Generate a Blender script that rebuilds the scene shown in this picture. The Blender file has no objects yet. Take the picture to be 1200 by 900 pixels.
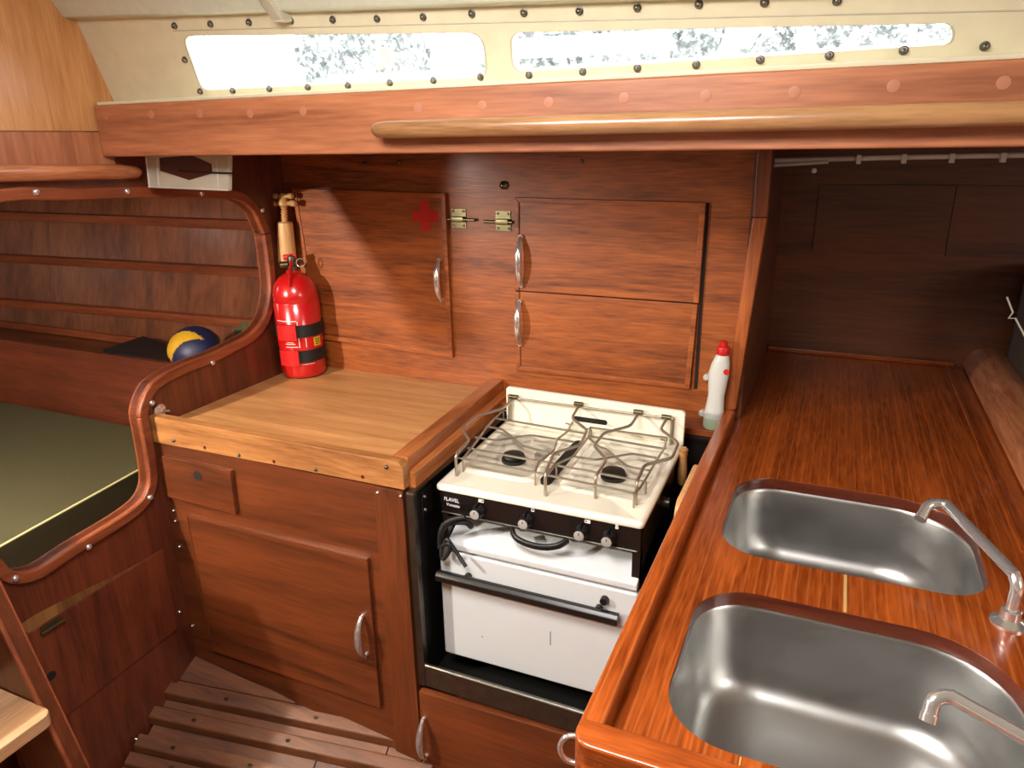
import bpy, bmesh, math, random
from mathutils import Vector, Matrix
random.seed(7)
S = bpy.context.scene
COL = S.collection
# ------------------------------------------------------------------ camera
F = 850.0
PITCH, ROLL, YAW = [math.radians(a) for a in (18.55, -1.02, 24.17)]
CAM = Vector((0, 0, 1.55))
fw = Vector((-math.sin(YAW)*math.cos(PITCH), math.cos(YAW)*math.cos(PITCH), -math.sin(PITCH)))
_r0 = Vector((math.cos(YAW), math.sin(YAW), 0)); _u0 = _r0.cross(fw)
RT = _r0*math.cos(ROLL) + _u0*math.sin(ROLL)
UP = -_r0*math.sin(ROLL) + _u0*math.cos(ROLL)
cam = bpy.data.cameras.new('camera'); cam_o = bpy.data.objects.new('camera', cam); COL.objects.link(cam_o)
cam.sensor_width = 36; cam.sensor_fit = 'HORIZONTAL'; cam.lens = F/1200*36; cam.clip_start = .02; cam.clip_end = 400
cam_o.matrix_world = Matrix(((RT.x, UP.x, -fw.x, CAM.x), (RT.y, UP.y, -fw.y, CAM.y), (RT.z, UP.z, -fw.z, CAM.z), (0, 0, 0, 1)))
S.camera = cam_o
def ray(px, py): return fw + RT*((px-600)/F) - UP*((py-450)/F)
def onx(px, py, X): d = ray(px, py); return CAM + d*((X-CAM.x)/d.x)
def ony(px, py, Y): d = ray(px, py); return CAM + d*((Y-CAM.y)/d.y)
def onz(px, py, Z): d = ray(px, py); return CAM + d*((Z-CAM.z)/d.z)
# ------------------------------------------------------------------ world, light, exposure
S.view_settings.view_transform = 'Standard'; S.view_settings.look = 'None'
S.view_settings.gamma = 1; S.view_settings.use_curve_mapping = False
S.view_settings.exposure = 0.0
W = bpy.data.worlds.new('overcast_sky'); S.world = W; W.use_nodes = True
bg = W.node_tree.nodes['Background']; bg.inputs['Color'].default_value = (.93, .97, 1, 1); bg.inputs['Strength'].default_value = 6.0
def light(name, kind, loc, energy, color, aim=None, **kw):
    l = bpy.data.lights.new(name, kind); l.energy = energy; l.color = color
    for k, v in kw.items(): setattr(l, k, v)
    o = bpy.data.objects.new(name, l); COL.objects.link(o); o.location = loc
    if aim: o.rotation_euler = (Vector(aim)-Vector(loc)).to_track_quat('-Z', 'Y').to_euler()
    return o
LAMP = Vector((-1.69, .225, 1.47))
light('overhead_fill', 'AREA', (-.5, .38, 1.93), 40, (1, .97, .94), aim=(-.4, .7, 0), shape='RECTANGLE', size=.6, size_y=.6)  # added fill from above to brighten the hob; the headliner stays closed
light('aft_fill', 'AREA', (1.75, .1, 1.75), 16, (1, .96, .92), aim=(0, 1.0, .9), shape='RECTANGLE', size=.6, size_y=.7)  # added unseen fill from the aft side; no opening is modelled there
# ------------------------------------------------------------------ materials
MATS = {}
def nt(name):
    m = bpy.data.materials.new(name); m.use_nodes = True
    n = m.node_tree; return m, n, n.nodes['Principled BSDF']
def lin(c): return tuple((v/12.92 if v <= .04045 else ((v+.055)/1.055)**2.4) for v in [x/255 for x in c]) + (1,)
def wood(name, dark, light_, axis='x', rough=.38, coat=.35, scale=1.0, bump=.12, contrast=.5, fig=1.0, vary=.07, crough=.2, fine=.45, rings=False):
    m, n, b = nt(name); N = n.nodes.new; L = n.links.new
    tc = N('ShaderNodeTexCoord'); oi = N('ShaderNodeObjectInfo')
    mul = N('ShaderNodeVectorMath'); mul.operation = 'SCALE'; mul.inputs[0].default_value = (13.1, 7.7, 5.3)
    L(oi.outputs['Random'], mul.inputs['Scale'])
    add = N('ShaderNodeVectorMath'); add.operation = 'ADD'; L(tc.outputs['Object'], add.inputs[0]); L(mul.outputs[0], add.inputs[1])
    mp = N('ShaderNodeMapping'); L(add.outputs[0], mp.inputs['Vector'])
    sc = {'x': (1.3, 16, 16), 'y': (16, 1.3, 16), 'z': (16, 16, 1.3)}[axis]
    mp.inputs['Scale'].default_value = [s*scale for s in sc]
    n1 = N('ShaderNodeTexNoise'); n1.inputs['Scale'].default_value = 1.0*fig; n1.inputs['Detail'].default_value = 5; n1.inputs['Roughness'].default_value = .6; n1.inputs['Distortion'].default_value = .9
    L(mp.outputs[0], n1.inputs['Vector'])
    n2 = N('ShaderNodeTexNoise'); n2.inputs['Scale'].default_value = 9; n2.inputs['Detail'].default_value = 3; L(mp.outputs[0], n2.inputs['Vector'])
    mx = N('ShaderNodeMath'); mx.operation = 'MULTIPLY_ADD'; mx.inputs[1].default_value = fine; L(n2.outputs[0], mx.inputs[0]); L(n1.outputs[0], mx.inputs[2])
    n3 = N('ShaderNodeTexNoise'); n3.inputs['Scale'].default_value = 3; n3.inputs['Detail'].default_value = 2; L(add.outputs[0], n3.inputs['Vector'])
    m3 = N('ShaderNodeMath'); m3.operation = 'MULTIPLY_ADD'; m3.inputs[1].default_value = .3; L(n3.outputs[0], m3.inputs[0]); L(mx.outputs[0], m3.inputs[2])
    cr = N('ShaderNodeValToRGB'); e = cr.color_ramp.elements
    mid = .65+fine*.5; e[0].color = lin(dark); e[1].color = lin(light_)
    nr = N('ShaderNodeMapRange'); nr.inputs['From Min'].default_value = mid-contrast*.5; nr.inputs['From Max'].default_value = mid+contrast*.5-.06
    L(m3.outputs[0], nr.inputs[0]); L(nr.outputs[0], cr.inputs[0])
    hv = N('ShaderNodeHueSaturation'); L(cr.outputs[0], hv.inputs['Color'])
    mr = N('ShaderNodeMapRange'); mr.inputs['To Min'].default_value = 1-vary; mr.inputs['To Max'].default_value = 1+vary; L(oi.outputs['Random'], mr.inputs[0]); L(mr.outputs[0], hv.inputs['Value'])
    col_out = hv.outputs[0]
    if rings:                                            # pale cathedral figure along the planks
        m2 = N('ShaderNodeMapping'); m2.inputs['Scale'].default_value = (17, 1.5, 1); L(add.outputs[0], m2.inputs[0])
        wv = N('ShaderNodeTexWave'); wv.wave_type = 'RINGS'; wv.rings_direction = 'Z'; wv.inputs['Scale'].default_value = 1.1; wv.inputs['Distortion'].default_value = 1.2; wv.inputs['Detail'].default_value = 2; wv.inputs['Detail Scale'].default_value = .8; L(m2.outputs[0], wv.inputs[0])
        r2 = N('ShaderNodeMapRange'); r2.inputs['From Min'].default_value = .86; r2.inputs['From Max'].default_value = 1; r2.inputs['To Max'].default_value = .34; L(wv.outputs['Fac'], r2.inputs[0])
        mm = N('ShaderNodeMix'); mm.data_type = 'RGBA'; L(r2.outputs[0], mm.inputs[0]); L(col_out, mm.inputs[6]); mm.inputs[7].default_value = lin((196, 112, 56)); col_out = mm.outputs[2]
    L(col_out, b.inputs['Base Color'])
    b.inputs['Roughness'].default_value = rough; b.inputs['Coat Weight'].default_value = coat; b.inputs['Coat Roughness'].default_value = crough
    bp = N('ShaderNodeBump'); bp.inputs['Strength'].default_value = bump; bp.inputs['Distance'].default_value = .002
    L(m3.outputs[0], bp.inputs['Height']); L(bp.outputs[0], b.inputs['Normal'])
    if bump > .05: L(bp.outputs[0], b.inputs['Coat Normal'])
    MATS[name] = m; return m
def plain(name, c, rough=.4, metal=0, coat=0, noise=0, bump=0, nscale=40, spec=.5):
    m, n, b = nt(name); N = n.nodes.new; L = n.links.new
    b.inputs['Base Color'].default_value = lin(c); b.inputs['Roughness'].default_value = rough; b.inputs['Metallic'].default_value = metal
    b.inputs['Coat Weight'].default_value = coat; b.inputs['Specular IOR Level'].default_value = spec
    tc = N('ShaderNodeTexCoord'); ns = N('ShaderNodeTexNoise'); ns.inputs['Scale'].default_value = nscale; ns.inputs['Detail'].default_value = 4; L(tc.outputs['Object'], ns.inputs['Vector'])
    if noise:
        mx = N('ShaderNodeMix'); mx.data_type = 'RGBA'; mx.inputs[6].default_value = lin([max(0, v*(1-noise)) for v in c]); mx.inputs[7].default_value = lin([min(255, v*(1+noise*.5)) for v in c])
        L(ns.outputs[0], mx.inputs[0]); L(mx.outputs[2], b.inputs['Base Color'])
    if bump:
        bp = N('ShaderNodeBump'); bp.inputs['Strength'].default_value = bump; bp.inputs['Distance'].default_value = .002; L(ns.outputs[0], bp.inputs['Height']); L(bp.outputs[0], b.inputs['Normal'])
    MATS[name] = m; return m
for ax in 'xyz':
    wood('wall_mahogany_'+ax, (96, 43, 13), (182, 97, 39), ax, .48, .12, contrast=.6, fine=.7, scale=1.3)
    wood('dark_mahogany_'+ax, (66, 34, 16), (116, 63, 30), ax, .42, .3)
    wood('trim_mahogany_'+ax, (96, 43, 22), (150, 77, 43), ax, .45, .15)
    wood('cabinet_mahogany_'+ax, (62, 27, 11), (118, 58, 26), ax, .42, .25)
    wood('bulkhead_mahogany_'+ax, (70, 29, 15), (118, 55, 31), ax, .42, .3)
    wood('beam_mahogany_'+ax, (132, 74, 46), (194, 124, 84), ax, .45, .15)
    wood('teak_'+ax, (106, 41, 11), (180, 86, 30), ax, .28, .6, contrast=.62, vary=.03, crough=.08, fine=.8, scale=1.5, rings=ax == 'y')
    wood('end_grain_'+ax, (64, 22, 9), (104, 42, 18), ax, .3, .6)  # teak darkened to carry the shade inside the sink cutouts
wood('fiddle_oak_x', (118, 70, 34), (184, 124, 70), 'x', .45, .2, scale=1.6)
wood('counter_maple', (160, 102, 54), (218, 160, 100), 'x', .45, .15, contrast=.7, vary=.01, scale=1.5)
wood('counter_edge', (128, 66, 30), (196, 118, 62), 'y', .4, .3)
wood('rail_teak', (124, 82, 48), (190, 140, 92), 'x', .34, .6, scale=2.0)
wood('rail_teak_y', (140, 74, 44), (205, 132, 88), 'y', .34, .6, scale=2.0)
wood('oak_ply_z', (176, 112, 60), (222, 164, 104), 'z', .42, .25, scale=1.4, contrast=.6)
wood('hull_ply', (72, 36, 22), (150, 88, 56), 'z', .35, .5, scale=.45, contrast=.55)
wood('worn_step_x', (150, 104, 68), (205, 160, 118), 'y', .55, .05, scale=1.2)
wood('floor_board', (60, 31, 17), (124, 72, 40), 'x', .55, .05, contrast=.6)
wood('worn_varnish', (84, 50, 24), (140, 96, 50), 'z', .5, .1)
wood('beech', (196, 136, 76), (232, 182, 120), 'z', .45, .2, scale=2)
plain('cream_paint', (226, 216, 184), .5, noise=.06, bump=.15, nscale=30)
plain('headliner', (214, 216, 194), .6, noise=.06, bump=.5, nscale=70)
plain('grey_cream', (196, 186, 164), .5, noise=.1)
plain('chrome', (236, 235, 232), .18, .85)
plain('brass', (108, 100, 72), .35, .9, noise=.2)
plain('knob_alu', (196, 194, 188), .35, .4, noise=.05)
plain('steel_dark', (120, 116, 108), .38, 1, noise=.2)
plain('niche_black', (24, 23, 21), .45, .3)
plain('black_enamel', (26, 20, 19), .3, noise=.1)
plain('black_plastic', (22, 20, 20), .4)
plain('black_rubber', (20, 20, 20), .6)
plain('hob_enamel', (250, 242, 220), .22, coat=.4, noise=.04, nscale=8)
plain('white_enamel', (216, 218, 218), .28, coat=.3, noise=.03, nscale=12)
plain('grate_wire', (178, 168, 150), .36, .75, noise=.15)
plain('iron_burner', (52, 48, 44), .5, .6, noise=.3)
plain('red_paint', (196, 22, 22), .25, coat=.6, noise=.04)
plain('red_plastic', (200, 26, 24), .4)
plain('red_tape', (206, 28, 30), .5)
plain('white_print', (225, 222, 215), .5)
plain('yellow_label', (232, 190, 50), .5)
plain('cushion_olive', (68, 61, 33), .75, noise=.14, bump=.2, nscale=140)
plain('piping', (226, 214, 150), .5)
plain('ball_navy', (34, 38, 74), .45, noise=.2, bump=.4, nscale=160)
plain('ball_yellow', (226, 168, 36), .45, noise=.12, bump=.4, nscale=160)
plain('bag_black', (16, 18, 22), .55, noise=.1, bump=.1)
plain('milk_plastic', (216, 216, 206), .35, noise=.03)
plain('green_liquid', (176, 200, 166), .35)
plain('clear_grip', (206, 204, 196), .3)
plain('alu_white', (206, 202, 194), .45, noise=.05)
plain('caulk', (196, 156, 96), .7)
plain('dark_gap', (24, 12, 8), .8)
plain('copper_patina', (104, 112, 82), .5, .4, noise=.35, nscale=60)
plain('plug_wood', (186, 122, 92), .5)
plain('device_grey', (74, 62, 56), .55, noise=.1)
plain('device_dark', (18, 24, 36), .4)
plain('wire_white', (216, 208, 192), .45)
plain('leaf_far', (92, 98, 90), .9, noise=.5, nscale=1.2)
plain('boat_white', (236, 238, 240), .5)
plain('sail_blue', (40, 70, 170), .7)
plain('flag_red', (200, 36, 52), .8)
plain('flag_yellow', (236, 206, 90), .8)
plain('mast_alu', (190, 194, 200), .4, .3)
plain('water', (120, 140, 150), .15, bump=.6, nscale=1.5)
plain('varnish_dark', (70, 30, 14), .4)
def steel_brushed():
    m, n, b = nt('sink_steel'); N = n.nodes.new; L = n.links.new
    b.inputs['Metallic'].default_value = 1; b.inputs['Base Color'].default_value = lin((188, 187, 184)); b.inputs['Roughness'].default_value = .3
    tc = N('ShaderNodeTexCoord'); mp = N('ShaderNodeMapping'); mp.inputs['Scale'].default_value = (30, 400, 30); L(tc.outputs['Object'], mp.inputs[0])
    ns = N('ShaderNodeTexNoise'); ns.inputs['Scale'].default_value = 1; ns.inputs['Detail'].default_value = 3; L(mp.outputs[0], ns.inputs[0])
    n2 = N('ShaderNodeTexNoise'); n2.inputs['Scale'].default_value = 14; n2.inputs['Detail'].default_value = 6; L(tc.outputs['Object'], n2.inputs[0])
    mr = N('ShaderNodeMapRange'); mr.inputs['To Min'].default_value = .26; mr.inputs['To Max'].default_value = .44; L(n2.outputs[0], mr.inputs[0]); L(mr.outputs[0], b.inputs['Roughness'])
    bp = N('ShaderNodeBump'); bp.inputs['Strength'].default_value = .06; bp.inputs['Distance'].default_value = .001; L(ns.outputs[0], bp.inputs['Height']); L(bp.outputs[0], b.inputs['Normal'])
    MATS['sink_steel'] = m
steel_brushed()
def acrylic():
    m, n, b = nt('window_acrylic'); N = n.nodes.new; L = n.links.new
    out = n.nodes['Material Output']; tr = N('ShaderNodeBsdfTransparent'); gl = N('ShaderNodeBsdfGlossy'); gl.inputs['Roughness'].default_value = .08
    df = N('ShaderNodeBsdfTranslucent'); df.inputs[0].default_value = (.9, .9, .9, 1)
    tc = N('ShaderNodeTexCoord'); ns = N('ShaderNodeTexNoise'); ns.inputs['Scale'].default_value = 90; ns.inputs['Detail'].default_value = 6; ns.inputs['Roughness'].default_value = .75; L(tc.outputs['Object'], ns.inputs[0])
    mr = N('ShaderNodeMapRange'); mr.inputs['From Min'].default_value = .46; mr.inputs['From Max'].default_value = .7; mr.inputs['To Min'].default_value = .05; mr.inputs['To Max'].default_value = .8; L(ns.outputs[0], mr.inputs[0])
    m1 = N('ShaderNodeMixShader'); m1.inputs[0].default_value = .05; L(tr.outputs[0], m1.inputs[1]); L(gl.outputs[0], m1.inputs[2])
    m2 = N('ShaderNodeMixShader'); L(mr.outputs[0], m2.inputs[0]); L(m1.outputs[0], m2.inputs[1]); L(df.outputs[0], m2.inputs[2])
    L(m2.outputs[0], out.inputs[0]); MATS['window_acrylic'] = m
acrylic()
# ------------------------------------------------------------------ mesh helpers
WORLD = {}
def finish(name, bm, mat, parent=None, bevel=0, smooth=False, segs=2, angle=35, origin='base'):
    bmesh.ops.remove_doubles(bm, verts=bm.verts, dist=1e-6)
    bmesh.ops.recalc_face_normals(bm, faces=bm.faces)
    if bevel:
        ed = [e for e in bm.edges if len(e.link_faces) == 2 and e.calc_face_angle(0) > math.radians(28)]
        bmesh.ops.bevel(bm, geom=ed, offset=bevel, offset_type='OFFSET', segments=segs, profile=.5, affect='EDGES', clamp_overlap=True)
    vs = [v.co for v in bm.verts]
    lo = Vector([min(v[i] for v in vs) for i in range(3)]); hi = Vector([max(v[i] for v in vs) for i in range(3)])
    c = Vector(((lo.x+hi.x)/2, (lo.y+hi.y)/2, lo.z))
    bmesh.ops.translate(bm, verts=bm.verts, vec=-c)
    me = bpy.data.meshes.new(name); bm.to_mesh(me); bm.free()
    if smooth or bevel:
        for p in me.polygons: p.use_smooth = True
        me.set_sharp_from_angle(angle=math.radians(angle))
    o = bpy.data.objects.new(name, me); COL.objects.link(o)
    if bevel: o.modifiers.new('weighted', 'WEIGHTED_NORMAL').keep_sharp = True
    if mat: me.materials.append(MATS[mat])
    o.location = c; WORLD[o.name] = c.copy()
    if parent: o.parent = parent; o.matrix_parent_inverse = Matrix.Translation(-WORLD[parent.name])
    return o
def dup(o, delta, parent=None, name=None, scale=None):
    c = o.copy(); COL.objects.link(c)
    if name: c.name = name
    c.location = o.location + Vector(delta); WORLD[c.name] = c.location.copy()
    p = parent or o.parent
    if p: c.parent = p; c.matrix_parent_inverse = Matrix.Translation(-WORLD[p.name])
    return c
def bm_box(bm, x0, x1, y0, y1, z0, z1):
    v = [bm.verts.new((x, y, z)) for x in (x0, x1) for y in (y0, y1) for z in (z0, z1)]
    for f in ((0, 1, 3, 2), (4, 6, 7, 5), (0, 4, 5, 1), (2, 3, 7, 6), (0, 2, 6, 4), (1, 5, 7, 3)): bm.faces.new([v[i] for i in f])
def box(name, x0, x1, y0, y1, z0, z1, mat, parent=None, bevel=.0015, **k):
    bm = bmesh.new(); bm_box(bm, x0, x1, y0, y1, z0, z1); return finish(name, bm, mat, parent, bevel, **k)
def bm_prism(bm, poly, axis, a, b):
    def mk(p, t):
        return {'x': (t, p[0], p[1]), 'y': (p[0], t, p[1]), 'z': (p[0], p[1], t)}[axis]
    A = [bm.verts.new(mk(p, a)) for p in poly]; B = [bm.verts.new(mk(p, b)) for p in poly]; n = len(poly)
    bm.faces.new(A); bm.faces.new(B[::-1])
    for i in range(n): bm.faces.new([A[i], B[i], B[(i+1) % n], A[(i+1) % n]])
def prism(name, poly, axis, a, b, mat, parent=None, bevel=0, **k):
    bm = bmesh.new(); bm_prism(bm, poly, axis, a, b); return finish(name, bm, mat, parent, bevel, **k)
def hexa(name, pts8, mat, parent=None, bevel=0, **k):
    bm = bmesh.new(); v = [bm.verts.new(p) for p in pts8]
    for f in ((0, 1, 2, 3), (7, 6, 5, 4), (0, 4, 5, 1), (1, 5, 6, 2), (2, 6, 7, 3), (3, 7, 4, 0)): bm.faces.new([v[i] for i in f])
    return finish(name, bm, mat, parent, bevel, **k)
def bm_tube(bm, pts, r, seg=8, closed=False, flat=None):
    pts = [Vector(p) for p in pts]; n = len(pts); rs = r if isinstance(r, (list, tuple)) else [r]*n
    T = []
    for i in range(n):
        a = pts[(i-1) % n] if (closed or i > 0) else pts[i]; b = pts[(i+1) % n] if (closed or i < n-1) else pts[i]
        T.append((b-a).normalized())
    up = Vector((0, 0, 1)) if abs(T[0].z) < .9 else Vector((0, 1, 0))
    U = (up - T[0]*up.dot(T[0])).normalized(); rings = []
    for i in range(n):
        U = (U - T[i]*U.dot(T[i])).normalized(); V = T[i].cross(U)
        k = flat or 1
        rings.append([bm.verts.new(pts[i] + (U*math.cos(2*math.pi*j/seg) + V*math.sin(2*math.pi*j/seg)*k)*rs[i]) for j in range(seg)])
    for i in range(n if closed else n-1):
        A, B = rings[i], rings[(i+1) % n]
        for j in range(seg): bm.faces.new([A[j], A[(j+1) % seg], B[(j+1) % seg], B[j]])
    if not closed: bm.faces.new(rings[0][::-1]); bm.faces.new(rings[-1])
def tube(name, pts, r, mat, parent=None, seg=8, closed=False, flat=None):
    bm = bmesh.new(); bm_tube(bm, pts, r, seg, closed, flat); return finish(name, bm, mat, parent, 0, True, angle=50)
def smooth_path(pts, n=6, closed=False):
    pts = [Vector(p) for p in pts]; m = len(pts); out = []
    for i in range(m if closed else m-1):
        g = lambda k: pts[k % m] if closed else pts[min(max(k, 0), m-1)]
        a, b, c, d = g(i-1), g(i), g(i+1), g(i+2)
        for s in range(n):
            t = s/n; out.append(.5*((2*b)+(c-a)*t+(2*a-5*b+4*c-d)*t*t+(3*b-a-3*c+d)*t**3))
    if not closed: out.append(pts[-1])
    return out
def fillet_path(pts, r=.008, n=4):
    pts = [Vector(p) for p in pts]; out = [pts[0]]
    for i in range(1, len(pts)-1):
        a, b, c = pts[i-1], pts[i], pts[i+1]
        d1 = (a-b); d2 = (c-b); k = min(r, d1.length*.45, d2.length*.45)
        p, q = b + d1.normalized()*k, b + d2.normalized()*k
        for s in range(n+1):
            t = s/n; out.append(p*(1-t)**2 + b*2*t*(1-t) + q*t*t)
    out.append(pts[-1]); return out
def bm_lathe(bm, prof, o, axis='z', seg=20):
    o = Vector(o); rings = []
    ex = {'z': (Vector((1, 0, 0)), Vector((0, 1, 0)), Vector((0, 0, 1))), 'y': (Vector((1, 0, 0)), Vector((0, 0, 1)), Vector((0, -1, 0))), 'x': (Vector((0, 1, 0)), Vector((0, 0, 1)), Vector((1, 0, 0)))}
    A, B, Cc = ex[axis] if isinstance(axis, str) else axis
    for r, h in prof: rings.append([bm.verts.new(o + Cc*h + (A*math.cos(2*math.pi*j/seg) + B*math.sin(2*math.pi*j/seg))*r) for j in range(seg)])
    for a, b in zip(rings, rings[1:]):
        for j in range(seg): bm.faces.new([a[j], a[(j+1) % seg], b[(j+1) % seg], b[j]])
    bm.faces.new(rings[0][::-1]); bm.faces.new(rings[-1])
def lathe(name, prof, o, mat, parent=None, axis='z', seg=20, angle=40):
    bm = bmesh.new(); bm_lathe(bm, prof, o, axis, seg); return finish(name, bm, mat, parent, 0, True, angle=angle)
def rrect(x0, x1, y0, y1, r, n=6):
    out = []
    rr = r if isinstance(r, (list, tuple)) else [r]*4
    for (cx, cy, a, q) in ((x1-rr[0], y1-rr[0], 0, rr[0]), (x0+rr[1], y1-rr[1], 90, rr[1]), (x0+rr[2], y0+rr[2], 180, rr[2]), (x1-rr[3], y0+rr[3], 270, rr[3])):
        for i in range(n+1):
            t = math.radians(a+90*i/n); out.append((cx+q*math.cos(t), cy+q*math.sin(t)))
    return out
def tag(o, label, cat, group=None, kind=None):
    o['label'] = label; o['category'] = cat
    if group: o['group'] = group
    if kind: o['kind'] = kind
    return o
def thing(name, loc, label, cat, group=None, kind=None):
    o = bpy.data.objects.new(name, None); COL.objects.link(o); o.location = loc; o.empty_display_size = .05
    WORLD[o.name] = Vector(loc); return tag(o, label, cat, group, kind)
def struct(o, label, cat): return tag(o, label, cat, None, 'structure')
def text(name, s, size, mat, parent, origin, xdir, up, extrude=.0003):
    cu = bpy.data.curves.new(name, 'FONT'); cu.body = s; cu.size = size; cu.extrude = extrude; cu.resolution_u = 3
    t = bpy.data.objects.new(name+'_curve', cu); COL.objects.link(t)
    dg = bpy.context.evaluated_depsgraph_get(); me = bpy.data.meshes.new_from_object(t.evaluated_get(dg))
    bpy.data.objects.remove(t); me.materials.clear(); me.materials.append(MATS[mat])
    X = Vector(xdir).normalized(); Y = Vector(up).normalized(); Z = X.cross(Y)
    for v in me.vertices: v.co = X*v.co.x + Y*v.co.y + Z*v.co.z
    o = bpy.data.objects.new(name, me); COL.objects.link(o); o.location = origin; WORLD[o.name] = Vector(origin)
    o.parent = parent; o.matrix_parent_inverse = Matrix.Translation(-WORLD[parent.name]); return o
def offset2d(pts, w):
    out = []
    for i, p in enumerate(pts):
        a = pts[max(i-1, 0)]; b = pts[min(i+1, len(pts)-1)]
        t = (Vector(b)-Vector(a)); t = t.normalized() if t.length else Vector((1, 0)); out.append((p[0]-t.y*w, p[1]+t.x*w))
    return out
def screw_proto(name, loc, axis, mat, r=.0055, parent=None):
    return lathe(name, [(r, 0), (r, .002), (r*.75, .0045), (r*.3, .0055)], loc, mat, parent, axis, 12)
def scatter(name, locs, axis, mat, parent, r=.0055, prof=None):
    first = None
    for p in locs:
        if first is None:
            first = lathe(name, prof or [(r, 0), (r, .002), (r*.75, .0045), (r*.3, .0055)], p, mat, parent, axis, 12); base = Vector(p)
        else: dup(first, Vector(p)-base)
def bow_handle(parent, c, length, out=.022, mat='chrome', normal=(0, -1, 0), along=(0, 0, 1)):
    n = Vector(normal); al = Vector(along); c = Vector(c)
    pts, rs = [], []
    for i in range(15):
        t = -1 + 2*i/14; pts.append(c + al*(t*length/2) + n*(.004+out*(1-abs(t)**2.4))); rs.append(.0036+.0058*(1-t*t))
    bm = bmesh.new(); bm_tube(bm, pts, rs, 10)
    for s in (-1, 1): bm_tube(bm, [c + al*(s*length*.47), c + al*(s*length*.47) + n*.009], .0055, 10)
    return finish('handle', bm, mat, parent, 0, True, angle=60)
def edged_panel(name, x0, x1, z0, z1, y, th, mat_p, mat_e, parent, w=.016, sides='ltrb', corners=None, raise_=.004):
    """door leaf facing -Y at plane y (its back), with mitred edging strips as sub-parts"""
    c = corners or [(x0, z0), (x1, z0), (x1, z1), (x0, z1)]
    d = prism(name, c, 'y', y-th, y, mat_p, parent, .001)
    cx = sum(p[0] for p in c)/4; cz = sum(p[1] for p in c)/4
    il = 'l' in sides; ir = 'r' in sides; it = 't' in sides; ib = 'b' in sides
    inn = [(c[0][0]+(w if il else 0), c[0][1]+(w if ib else 0)), (c[1][0]-(w if ir else 0), c[1][1]+(w if ib else 0)), (c[2][0]-(w if ir else 0), c[2][1]-(w if it else 0)), (c[3][0]+(w if il else 0), c[3][1]-(w if it else 0))]
    for k, s in enumerate('brtl'):
        if s not in sides: continue
        a, b = c[k], c[(k+1) % 4]; ia, ib_ = inn[k], inn[(k+1) % 4]
        prism('edging', [a, b, ib_, ia], 'y', y-th-raise_, y-th*.5, mat_e, d, .0018)
    return d
# ================================================================== THE SETTING
XB = -1.51          # bulkhead face
YF = 1.17           # front plane of the cabinets
YB = 1.75           # back panelling
# ---- sloping side of the cabin sole with battens
def fz(x, y): return .201 + .512*(y-1.174) - .1145*(x-XB)
fl = hexa('floor', [(-1.9, .80, fz(-1.9, .80)-.05), (.6, .80, fz(.6, .80)-.05), (.6, 1.3, fz(.6, 1.3)-.05), (-1.9, 1.3, fz(-1.9, 1.3)-.05),
                    (-1.9, .80, fz(-1.9, .80)-.022), (.6, .80, fz(.6, .80)-.022), (.6, 1.3, fz(.6, 1.3)-.022), (-1.9, 1.3, fz(-1.9, 1.3)-.022)], 'dark_gap')
struct(fl, 'sloping boarded cabin sole rising towards the cabinets', 'floor')
DX = Vector((.985, .172)).normalized(); DN = Vector((-DX.y, DX.x))
def on_floor(p, h): return (p.x, p.y, fz(p.x, p.y)+h)
def strip(name, s0, s1, t0, t1, h0, h1, mat, bev=.002):
    """board along DX: t along the board from the bulkhead, s across it measured from the bulkhead corner"""
    o = Vector((XB, 1.174)); c = []
    for h in (h0, h1):
        for (t, s) in ((t0, s0), (t1, s0), (t1, s1), (t0, s1)): c.append(on_floor(o + DX*t + DN*s, h))
    return hexa(name, c, mat, fl, bev)
for i in range(6):
    s1 = -.001 - .066*i; s0 = s1 - .064
    off = (.34, .62, .45, .7, .3, .5)[i]
    strip('floor_board', s0, s1, -.02+max(0, -s1*.0), off, -.022, 0, 'floor_board'); strip('floor_board', s0, s1, off+.002, 1.0, -.022, 0, 'floor_board')
strip('floor_board', .001, .18, -.02, .5, -.022, 0, 'floor_board')
for i in range(5):
    a = onx(*[(203, 807), (185, 838), (163, 867), (150, 890), (140, 915)][i], XB)
    s = (Vector((a.x, a.y))-Vector((XB, 1.174))).dot(DN)
    strip('floor_batten', s-.028, s, -.03, .75, 0, .026, 'floor_board', .004)
    for t in ((.16, .42), (.1, .37), (.08, .3), (.1, .3), (.1, .3))[i]:
        p = Vector((XB, 1.174)) + DX*t + DN*(s-.014); 
        lathe('screw', [(.006, 0), (.006, .0015), (.003, .002)], on_floor(p, .0255), 'brass', fl, seg=10)
sole = box('floor_sole', -3.6, 2.2, -1.7, .82, -.05, -.01, 'floor_board'); struct(sole, 'flat part of the cabin sole in front of the boarding', 'floor')
# ---- left bulkhead with the cut-out above the berth
low = [(0, 655), (8, 665), (20, 669), (43, 664), (83, 638), (133, 608), (160, 588), (170, 571), (171, 553), (167, 527), (162, 500), (159.6, 485), (164, 466), (173, 450), (188, 438), (203, 430.6), (217, 424), (247, 413), (269, 402), (290, 391), (303, 377), (310, 360), (313, 335), (310, 303), (306, 275), (302, 265), (295, 250), (283, 238), (267, 233), (233, 232), (150, 232), (75, 235), (0, 237)]
cut = [onx(*q, XB) for q in low]; cut = [Vector((p.y, p.z, 0)) for p in cut]
cut = [Vector((cut[0].x-.03, cut[0].y+.06, 0))] + cut + [Vector((.80, 1.415, 0)), Vector((.67, 1.38, 0)), Vector((.59, 1.35, 0))]
cut = [(p.x, p.y) for p in smooth_path(cut, 3)]
BH_END = .59
poly = [(.70, -.02), (.70, cut[0][1])] + cut + [(BH_END, 1.585), (1.76, 1.585), (1.76, -.02)]
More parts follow.
